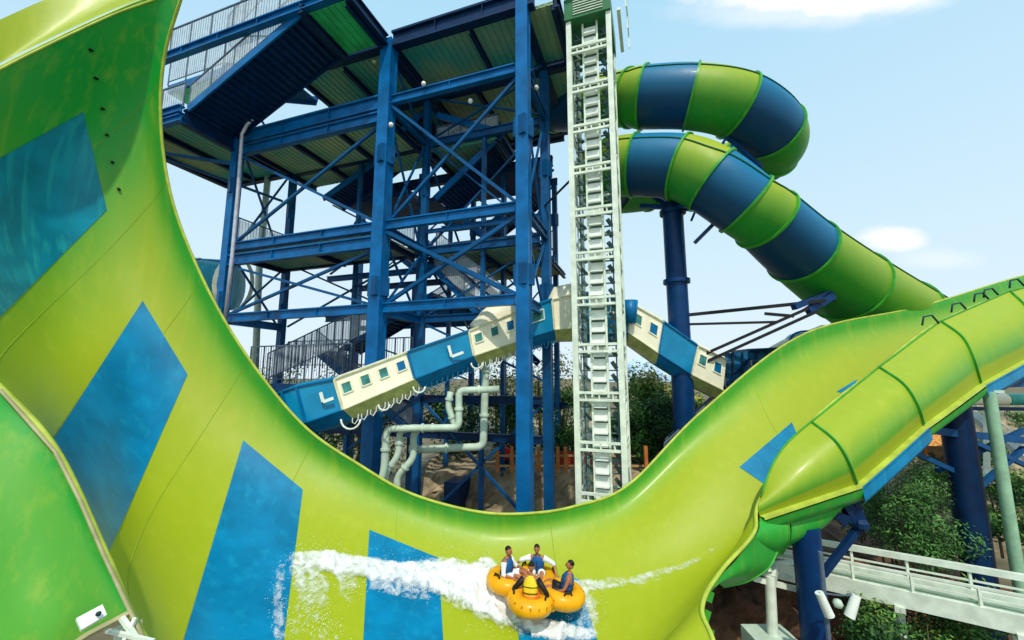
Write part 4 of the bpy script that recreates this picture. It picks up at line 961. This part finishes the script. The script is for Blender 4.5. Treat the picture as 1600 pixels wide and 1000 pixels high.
# background pavilion bits on the terrace: red-shirted visitor
# ================================================================== PEOPLE
def skin_body(name, chains, m, parent, radii_scale=1.0, levels=1):
    """chains: list of [(point, radius), ...]; each later chain starts at an index-shared vertex"""
    verts = []; rad = []; edges = []; idx = {}
    def vid(q, r):
        k = tuple(round(x, 4) for x in q)
        if k not in idx: idx[k] = len(verts); verts.append(Vector(q)); rad.append(r)
        return idx[k]
    for ch in chains:
        pr = None
        for q, r in ch:
            i = vid(q, r)
            if pr is not None and pr != i: edges.append((pr, i))
            pr = i
    L = ORG[parent.name]
    me = bpy.data.meshes.new(name); me.from_pydata([v-L for v in verts], edges, [])
    o = bpy.data.objects.new(name, me); COL.objects.link(o)
    md = o.modifiers.new('s', 'SKIN'); sub = o.modifiers.new('u', 'SUBSURF'); sub.levels = levels; sub.render_levels = levels
    for i, sv in enumerate(me.skin_vertices[0].data): sv.radius = (rad[i]*radii_scale,)*2; sv.use_root = (i == 0)
    dg = bpy.context.evaluated_depsgraph_get(); ev = o.evaluated_get(dg); nm = bpy.data.meshes.new_from_object(ev)
    bpy.data.objects.remove(o); return nm
def person(label, root, yaw, lean, pose, vestm, shirtm, shortm, look=0.0, group='riders in the yellow raft', skin=M_skint):
    """seated figure: pelvis at root; local x = right, y = forward, z = up"""
    t = thing('person', label, 'person', root, group)
    R = Matrix.Rotation(yaw, 3, 'Z'); RL = R @ Matrix.Rotation(-lean, 3, 'X')
    def W(x, y, z): return root+RL @ Vector((x, y, z))          # torso space
    def V(x, y, z): return root+R @ Vector((x, y, z))           # level space
    pel = W(0, 0, .10)
    ch = [[(pel, .15), (W(0, 0, .25), .125), (W(0, .01, .42), .15), (W(0, 0, .55), .075), (W(0, .02, .63), .055)]]
    hands = []
    for sx, arm in ((-1, pose['la']), (1, pose['ra'])):
        sh = W(sx*.19, 0, .50); el = V(*arm[0]); ha = V(*arm[1])
        ch.append([(W(0, .01, .42), .15), (sh, .07), (sh.lerp(el, .5), .052), (el, .044), (el.lerp(ha, .6), .036), (ha, .028)])
        d = (ha-el).normalized(); sd = d.cross(Vector((0, 0, 1))).normalized(); dn = sd.cross(d)
        palm = ha+d*.07; ch.append([(ha, .028), (palm, .03)])
        for k, ln in ((-1.5, .06), (-.5, .075), (.5, .08), (1.5, .07)):
            p0 = palm+sd*k*.019+d*.02; ch.append([(palm, .03), (p0, .0095), (p0+d*ln*.5-dn*.012, .009), (p0+d*ln*.7-dn*.04, .008)])
        th = ha+d*.03+sd*.035*sx; ch.append([(palm, .03), (th, .011), (th+d*.04+sd*.015*sx-dn*.01, .009)])
        hands.append(ha)
    for sx, leg in ((-1, pose['ll']), (1, pose['rl'])):
        hip = W(sx*.10, .02, .07); kn = V(*leg[0]); an = V(*leg[1]); ft = an+R @ Vector((0, .17, -.03))
        ch.append([(pel, .15), (hip, .10), (hip.lerp(kn, .55), .078), (kn, .058), (kn.lerp(an, .35), .056), (an, .036), (ft, .03)])
    me = skin_body('body', ch, skin, t)
    bm = bmesh.new(); bm.from_mesh(me)
    # head: shaped ball with brow, nose, chin joined into the body
    hc = W(0, .035, .75); HR = RL @ Matrix.Rotation(look, 3, 'Z'); L = ORG[t.name]
    hb = MB()
    hb.ball((0, 0, 0), 1, 20)
    vs = []
    for q in hb.v:
        x, y, z = q.x*.078, q.y*.098, q.z*.118
        if z < -.02: x *= 1-(-z-.02)*3.2; y = y*(1-(-z-.02)*1.2)+(.01 if y > 0 else 0)
        if y > .06 and abs(x) < .02 and -.04 < z < .02: y += .022*(1-(z+.04)/.06)+.006
        if y > .05 and .015 < abs(x) < .045 and 0 < z < .03: y -= .008
        vs.append(hc+HR @ Vector((x, y, z))-L)
    bv = [bm.verts.new(v) for v in vs]
    for f in hb.f:
        try: bm.faces.new([bv[i] for i in f])
        except Exception: pass
    for sx in (-1, 1):                                     # ears
        e = MB(); e.ball(hc+HR @ Vector((sx*.08, -.005, -.005))-L, .026, 8, (.45, .8, 1.2)); ev = [bm.verts.new(v) for v in e.v]
        for f in e.f:
            try: bm.faces.new([ev[i] for i in f])
            except Exception: pass
    bm.to_mesh(me); bm.free(); me.materials.clear(); me.materials.append(skin)
    me.polygons.foreach_set('use_smooth', [True]*len(me.polygons))
    o = bpy.data.objects.new('body', me); COL.objects.link(o); o.parent = t; ORG[o.name] = L
    b = MB()                                                # hair cap
    hb = MB(); hb.ball((0, 0, 0), 1, 20)
    keep = [q for q in hb.v]; vs = []
    for q in keep:
        x, y, z = q.x*.086, q.y*.106-.006, q.z*.124+.004
        if q.z < .15+.55*max(0, q.y) : x *= .82; y *= .82; z = max(z, -.03)
        vs.append(hc+HR @ Vector((x, y, z)))
    b.add(vs, hb.f); build('hair', b, M_hair, t, smooth='all')
    for sx in (-1, 1):
        b = MB(); b.ball(hc+HR @ Vector((sx*.03, .086, .012)), .011, 8); build('eye', b, M_black, t, smooth='all')
    b = MB(); b.tube([hc+HR @ Vector((-.022, .088, -.055)), hc+HR @ Vector((0, .096, -.055)), hc+HR @ Vector((.022, .088, -.055))], .006, 6); build('mouth', b, mat('lips', (.3, .07, .05), .5), t, smooth='all')
    # life vest: closed shell round the torso with arm openings
    b = MB(); rings = [(.12, .165, .135), (.2, .175, .15), (.32, .185, .16), (.44, .18, .155), (.52, .15, .12), (.57, .09, .08)]; n = 20; vs = []
    for z, rx, ry in rings:
        for k in range(n):
            a = 2*pi*k/n; e = 1.0; vs.append(W((abs(cos(a))**.8)*(1 if cos(a) > 0 else -1)*rx, sin(a)*ry+.01, z))
    fs = [(j*n+k, j*n+(k+1) % n, (j+1)*n+(k+1) % n, (j+1)*n+k) for j in range(len(rings)-1) for k in range(n)]
    b.add(vs, fs); v = build('life_vest', b, vestm, t, smooth='all')
    b = MB(); b.beam(W(0, .165, .14), W(0, .17, .48), .012, .012); 
    for z in (.2, .33): b.tube([W(.19*cos(a), .17*sin(a)+.01, z) for a in [2*pi*k/16 for k in range(17)]], .01, 5)
    build('buckle_strap', b, M_black, v)
    if shirtm:
        for sx, arm in ((-1, pose['la']), (1, pose['ra'])):
            sh = W(sx*.17, 0, .50); el = V(*arm[0]); ha = V(*arm[1]); e2 = el.lerp(ha, .25)
            b = MB(); b.tube([sh, sh.lerp(el, .5), el, e2], [.085, .068, .058, .055], 12); build('sleeve', b, shirtm, t, smooth='all')
    b = MB()
    for sx, leg in ((-1, pose['ll']), (1, pose['rl'])):
        hip = W(sx*.10, .0, .08); kn = V(*leg[0]); b.tube([hip, hip.lerp(kn, .45), hip.lerp(kn, .8)], [.125, .105, .09], 12)
    b.tube([W(0, 0, .0), W(0, 0, .14)], [.16, .165], 14); build('shorts', b, shortm, t, smooth='all')
    return t

# raft frame: centre on the trough
hc_, hn = hit(832, 944, 0)
RC = hc_+hn*.10+Vector((0, -.12, .16))
rn = Vector((.09, -.02, 1)).normalized()
ax = Vector((1, 0, 0))-rn*rn.x; ax.normalize()
ax = (Matrix.Rotation(radians(-6), 3, rn) @ ax); ay = rn.cross(ax)
RM = Matrix((ax, ay, rn)).transposed()
def RW(x, y, z): return RC+RM @ (Vector((x, y, z))*.87)
RF = thing('raft', 'yellow cloverleaf inflatable raft carrying four riders through the splash', 'raft', RC)
lob = [(-.80, .30), (.08, .72), (.86, -.04), (-.06, -.64)]          # lobe centres: left, back, right, front
for (x, y) in lob:
    b = MB(); rings = []
    b.tube([RW(x+.44*cos(a), y+.44*sin(a), .22) for a in [2*pi*k/28 for k in range(29)]], .205, 14, cap=False); l = build('ring_tube', b, M_raft, RF, smooth='all')
    b = MB(); vs = [RW(x, y, .1)]+[RW(x+.42*cos(2*pi*k/20), y+.42*sin(2*pi*k/20), .1) for k in range(20)]
    b.add(vs, [(0, 1+k, 1+(k+1) % 20) for k in range(20)]); build('seat_floor', b, M_raftd, l)
    for s in (-1, 1):
        a = atan2(y, x)+s*1.25; c = RW(x+.5*cos(a), y+.5*sin(a), .42); d = (RM @ Vector((-sin(a), cos(a), 0)))
        b = MB(); b.tube([c-d*.1, c-d*.07+rn*.08, c+d*.07+rn*.08, c+d*.1], .025, 8); build('handle', b, M_black, l, smooth='all')
b = MB(); b.tube([RW(.03, .10, .0), RW(.03, .10, .14), RW(.03, .10, .26)], [.8, .78, .5], 24); build('raft_floor', b, M_raft, RF, smooth=True)
b = MB()
for k in range(9): a = pi+k*pi/8; b.ball(RW(-.02+.62*cos(a), -.72+.62*sin(a), .36), .022, 6)
build('valve', b, M_wheel, RF)
def rider(lx, ly, lab, vest, shirt, shorts, lean, pose, look=0, yawo=0, lift=.20, skin=M_skint):
    rt = RW(lx*1.08, ly*1.08, lift); d = RW(.05, .1, .2)-rt; yaw = atan2(d.y, d.x)-pi/2+yawo
    return person(lab, rt, yaw, lean, pose, vest, shirt, shorts, look, skin=skin)
seat = dict(ll=[(-.16, .42, .26), (-.12, .78, .02)], rl=[(.16, .42, .26), (.12, .78, .02)])
rider(*lob[0], 'rider at left of the raft in blue vest with white sleeves, seen in profile', M_vest, M_shirt, M_shirt, .05, dict(la=[(-.32, .12, .28), (-.26, .40, .26)], ra=[(.30, .08, .26), (.26, .36, .22)], **seat), yawo=-.15)
rider(*lob[1], 'rider at the back in blue vest and white sleeves, arms spread to both handles', M_vest, M_shirt, M_shirt, .12, dict(la=[(-.45, .04, .36), (-.52, .22, .18)], ra=[(.42, .05, .42), (.68, .12, .22)], **seat), lift=.25)
rider(*lob[2], 'rider at right of the raft leaning back in a blue vest with bare arms', M_vest, None, M_black, -.25, dict(la=[(-.28, .0, .25), (-.22, .28, .15)], ra=[(.30, -.02, .22), (.25, .26, .12)], **seat), yawo=.1)
rider(*lob[3], 'rider at the front in a yellow vest with their back to the viewer', M_vesty, M_black, M_orsh, .25, dict(la=[(-.40, .02, .26), (-.50, .10, .0)], ra=[(.40, .02, .26), (.50, .10, .0)], **seat))
# standing visitor on the terrace
def standing(label, root, m):
    t = thing('person', label, 'person', root)
    def V(x, y, z): return root+Vector((x, y, z))
    ch = [[(V(0,0,.95), .14), (V(0,0,1.1), .12), (V(0,0,1.3), .15), (V(0,0,1.45), .07), (V(0,0,1.52), .05), (V(0,0,1.6), .085), (V(0,-.01,1.68), .09)]]
    for s in (-1, 1):
        ch.append([(V(0,0,1.3), .15), (V(s*.19,0,1.4), .06), (V(s*.25,0,1.15), .045), (V(s*.24,-.08,.9), .035), (V(s*.24,-.1,.8), .03)])
        for k in range(4): ch.append([(V(s*.24,-.1,.8), .03), (V(s*.24,-.12+k*.018,.74), .009), (V(s*.235,-.12+k*.018,.7), .008)])
        ch.append([(V(s*.24,-.1,.8), .03), (V(s*.21,-.13,.77), .01)])
        ch.append([(V(0,0,.95), .14), (V(s*.1,0,.85), .095), (V(s*.11,-.02,.48), .06), (V(s*.11,0,.08), .04), (V(s*.11,-.15,.03), .035)])
    me = skin_body('body', ch, M_skin, t); me.materials.clear(); me.materials.append(M_skin); me.polygons.foreach_set('use_smooth', [True]*len(me.polygons))
    o = bpy.data.objects.new('body', me); COL.objects.link(o); o.parent = t; ORG[o.name] = ORG[t.name]
    b = MB(); b.tube([V(0,0,.85), V(0,0,1.1), V(0,0,1.35), V(0,0,1.46)], [.18, .165, .2, .11], 16)
    for s in (-1, 1): b.tube([V(s*.16,0,1.41), V(s*.24,0,1.2)], [.09, .075], 10)
    build('shirt', b, m, t, smooth='all')
    b = MB(); b.ball(V(0, .02, 1.70), .115, 12, (.9, 1, 1)); build('hair', b, M_hair, t, smooth='all')
    b = MB()
    for s in (-1, 1): b.tube([V(s*.09,0,.9), V(s*.11,-.01,.5), V(s*.11,0,.12)], [.12, .09, .07], 10)
    build('trousers', b, M_navy, t, smooth='all')
standing('visitor in a red shirt standing at the terrace fence behind the tower', P(790,744,22.6), M_red)

# ================================================================== WHITE WATER
def segd(px, py, a, c):
    ax_, ay_, wa, da = a; bx, by, wb, db = c; dx, dy = bx-ax_, by-ay_; t = clamp(((px-ax_)*dx+(py-ay_)*dy)/(dx*dx+dy*dy+1e-9))
    d = math.hypot(px-ax_-dx*t, py-ay_-dy*t); w = wa+(wb-wa)*t; den = da+(db-da)*t
    return den*(1-sstep(.35, 1.0, d/w))
strands = [[(462,878,20,.8),(505,880,26,1),(560,888,26,1),(630,900,28,1),(690,903,44,1.1),(740,922,56,1.15),(775,945,48,1.15),(820,975,32,1.05),(870,990,24,1),(925,992,14,.8)],
           [(895,918,16,.9),(950,914,14,.62),(1015,900,10,.62),(1075,882,10,.58),(1125,853,5,.45)],
           [(950,905,6,.5),(1000,912,6,.5),(1040,905,5,.4)],
           [(470,890,34,.8),(490,925,44,.60),(478,970,46,.42),(470,1010,40,.36)],[(540,895,30,.75),(545,930,24,.45)],[(440,890,12,.5),(432,940,12,.55),(438,1000,18,.6)],
           [(590,915,22,.7),(650,930,16,.55),(680,935,10,.4)],
           [(905,925,20,.8),(920,950,26,.62),(915,985,26,.6)],[(760,890,26,.9),(775,925,30,1)],[(470,960,20,.4),(520,1005,20,.45)]]
X0, X1, Y0, Y1, SP_ = 405, 1145, 838, 1024, 3
rows = []; dens = []; pmap = []
nX = int((X1-X0)/SP_)+1; nY = int((Y1-Y0)/SP_)+1
for j in range(nY):
    for i in range(nX):
        px, py = X0+i*SP_, Y0+j*SP_; dn = 0
        for s in strands:
            for k in range(len(s)-1): dn = max(dn, segd(px, py, s[k], s[k+1]))
        h = hit(px, py, .022)
        if h is None: rows.append(None); dens.append(0); continue
        q, n = h; f = noise.fractal(q*4.5, .8, 2.1, 5); f2 = noise.noise(q*1.7)
        amp = dn**1.5*(.07+.11*max(0, f)+.08*f2)*(1 if px < 900 else .3)
        if 700 < px < 830: amp *= 1.35
        rows.append(q+n*max(0, amp)+Vector((0, 0, max(0, amp)*.4))); dens.append(dn)
vid = {}; b = MB()
fs = []
for j in range(nY-1):
    for i in range(nX-1):
        ids = [j*nX+i, j*nX+i+1, (j+1)*nX+i+1, (j+1)*nX+i]
        if all(rows[k] is not None for k in ids) and max(dens[k] for k in ids) > .02: fs.append(ids)
used = sorted({k for f in fs for k in f}); mp_ = {k: n for n, k in enumerate(used)}
b.add([rows[k] for k in used], [tuple(mp_[k] for k in f) for f in fs], [dens[k] for k in used])
mf = bpy.data.materials.new('white water'); mf.use_nodes = True; nt = mf.node_tree; N = nt.nodes; L_ = nt.links; bs = N['Principled BSDF']
bs.inputs['Base Color'].default_value = (.90, .93, .92, 1); bs.inputs['Roughness'].default_value = .6
at = N.new('ShaderNodeAttribute'); at.attribute_name = 'tint'; tc = N.new('ShaderNodeTexCoord')
n1 = N.new('ShaderNodeTexNoise'); n1.inputs['Scale'].default_value = 5; n1.inputs['Detail'].default_value = 9; n1.inputs['Roughness'].default_value = .68; n1.inputs['Distortion'].default_value = .6
L_.new(tc.outputs['Object'], n1.inputs['Vector'])
m1 = N.new('ShaderNodeMath'); m1.operation = 'MULTIPLY_ADD'; m1.inputs[1].default_value = 1.6; L_.new(at.outputs['Fac'], m1.inputs[0])
m0 = N.new('ShaderNodeMath'); m0.operation = 'MULTIPLY'; m0.inputs[1].default_value = 2.6; L_.new(n1.outputs['Fac'], m0.inputs[0]); L_.new(m0.outputs[0], m1.inputs[2])
mr = N.new('ShaderNodeMapRange'); mr.inputs[1].default_value = 2.0; mr.inputs[2].default_value = 2.95; L_.new(m1.outputs[0], mr.inputs[0])
ml = N.new('ShaderNodeMath'); ml.operation = 'MULTIPLY'; ml.inputs[1].default_value = .86; L_.new(mr.outputs[0], ml.inputs[0]); L_.new(ml.outputs[0], bs.inputs['Alpha']); bp = N.new('ShaderNodeBump'); bp.inputs['Strength'].default_value = .5; bp.inputs['Distance'].default_value = .06
L_.new(n1.outputs['Fac'], bp.inputs['Height']); L_.new(bp.outputs[0], bs.inputs['Normal'])
build('white_water', b, mf, smooth='all', tint=True, kind='stuff', label='white foaming wake trailing behind and around the raft', cat='foam')
b = MB(); R = random.Random(5); octf = [(0,2,4),(2,1,4),(1,3,4),(3,0,4),(2,0,5),(1,2,5),(3,1,5),(0,3,5)]
for i in range(2600):
    s = R.choice(strands[:1]*6+strands[3:4]+strands[4:10]); k = R.randrange(len(s)-1); a, c = s[k], s[k+1]; t = R.random()
    w = (a[2]+(c[2]-a[2])*t); px = a[0]+(c[0]-a[0])*t+R.gauss(0, w*.65); py = a[1]+(c[1]-a[1])*t+R.gauss(0, w*.65)-R.random()*6
    h = hit(px, py, 0)
    if h is None: continue
    q = h[0]+h[1]*abs(R.gauss(0, .12))+Vector((0, 0, abs(R.gauss(0, .1)))); r = R.uniform(.003, .011)
    b.add([q+Vector(v)*r for v in ((1,0,0),(-1,0,0),(0,1,0),(0,-1,0),(0,0,1),(0,0,-1))], octf)
build('spray', b, mat('spray', (.92, .95, .95), .4), kind='stuff', label='fine white droplets thrown up around the raft', cat='spray')

# ================================================================== SKY AND SUN
sun_el, sun_az = radians(52), None
sd = Vector((.06, -.60, .82)).normalized()
sun = bpy.data.lights.new('sun', 'SUN'); sun.energy = 3.0; sun.angle = radians(1.2); sun.color = (1, .93, .80)
so = bpy.data.objects.new('sun', sun); COL.objects.link(so); so.rotation_euler = (-sd).to_track_quat('-Z', 'Y').to_euler()
w = bpy.data.worlds.new("World"); scene.world = w; w.use_nodes = True; nt = w.node_tree; N = nt.nodes; L_ = nt.links
bg = N['Background']; sky = N.new('ShaderNodeTexSky'); sky.sky_type = 'NISHITA'; sky.sun_disc = False
sky.sun_elevation = math.asin(sd.z); sky.sun_rotation = atan2(sd.x, sd.y); sky.air_density = 1.0; sky.dust_density = 2.0; sky.ozone_density = 1.0
bg.inputs['Strength'].default_value = .107
tc = N.new('ShaderNodeTexCoord'); sx = N.new('ShaderNodeSeparateXYZ'); L_.new(tc.outputs['Generated'], sx.inputs[0])
def MT(op, a, b_=None, c=None, cl=False):
    n = N.new('ShaderNodeMath'); n.operation = op; n.use_clamp = cl
    for k, v in enumerate((a, b_, c)):
        if v is None: continue
        if isinstance(v, (int, float)): n.inputs[k].default_value = v
        else: L_.new(v, n.inputs[k])
    return n.outputs[0]
yy = MT('MAXIMUM', sx.outputs[1], .02); ca = MT('DIVIDE', sx.outputs[0], yy); cb = MT('DIVIDE', sx.outputs[2], yy)
nz = N.new('ShaderNodeTexNoise'); nz.inputs['Scale'].default_value = 5; nz.inputs['Detail'].default_value = 8; nz.inputs['Roughness'].default_value = .6
mpn = N.new('ShaderNodeMapping'); mpn.inputs['Scale'].default_value = (1, 1, 2.6); L_.new(tc.outputs['Generated'], mpn.inputs[0]); L_.new(mpn.outputs[0], nz.inputs['Vector'])
def cl_(px, py, wx, wy, soft=.5):
    d = ray(px, py); a0, b0 = d.x/d.y, d.z/d.y
    u = MT('DIVIDE', MT('SUBTRACT', ca, a0), wx); v = MT('DIVIDE', MT('SUBTRACT', cb, b0), wy)
    r = MT('SQRT', MT('ADD', MT('MULTIPLY', u, u), MT('MULTIPLY', v, v)))
    r = MT('ADD', r, MT('MULTIPLY', MT('SUBTRACT', nz.outputs['Fac'], .5), 1.6))
    mr = N.new('ShaderNodeMapRange'); mr.interpolation_type = 'SMOOTHSTEP'; mr.inputs[1].default_value = 1.05; mr.inputs[2].default_value = 1.05-soft; L_.new(r, mr.inputs[0])
    return mr.outputs[0]
cm = MT('MAXIMUM', cl_(1300,-8,.42,.085,.7), MT('MULTIPLY', cl_(1395,373,.10,.042,.6), .85))
cm = MT('MAXIMUM', cm, MT('MULTIPLY', cl_(1470,405,.16,.04,.9), .35)); cm = MT('MAXIMUM', cm, MT('MULTIPLY', cl_(1240,20,.36,.06,.9), .5))
cm = MT('MULTIPLY', cm, MT('GREATER_THAN', sx.outputs[1], .05))
# pale summer haze over the physical sky, thicker near the horizon
hz = N.new('ShaderNodeMapRange'); hz.inputs[1].default_value = 0; hz.inputs[2].default_value = .75; hz.inputs[3].default_value = .97; hz.inputs[4].default_value = .88; L_.new(sx.outputs[2], hz.inputs[0])
hr = N.new('ShaderNodeMapRange'); hr.inputs[1].default_value = 0; hr.inputs[2].default_value = .7; L_.new(sx.outputs[2], hr.inputs[0])
hc2 = N.new('ShaderNodeMix'); hc2.data_type = 'RGBA'; L_.new(hr.outputs[0], hc2.inputs[0]); hc2.inputs[6].default_value = (7.6, 8.9, 9.6, 1); hc2.inputs[7].default_value = (4.6, 7.7, 9.8, 1)
mx = N.new('ShaderNodeMix'); mx.data_type = 'RGBA'; L_.new(hz.outputs[0], mx.inputs[0]); L_.new(sky.outputs[0], mx.inputs[6]); L_.new(hc2.outputs[2], mx.inputs[7])
mx2 = N.new('ShaderNodeMix'); mx2.data_type = 'RGBA'; L_.new(cm, mx2.inputs[0]); L_.new(mx.outputs[2], mx2.inputs[6]); mx2.inputs[7].default_value = (10.2, 10.2, 10.1, 1)
L_.new(mx2.outputs[2], bg.inputs['Color'])
scene.view_settings.view_transform = 'Standard'; scene.view_settings.look = 'None'; scene.view_settings.exposure = 0
scene.render.engine = 'CYCLES'; scene.cycles.max_bounces = 6; scene.cycles.transparent_max_bounces = 12
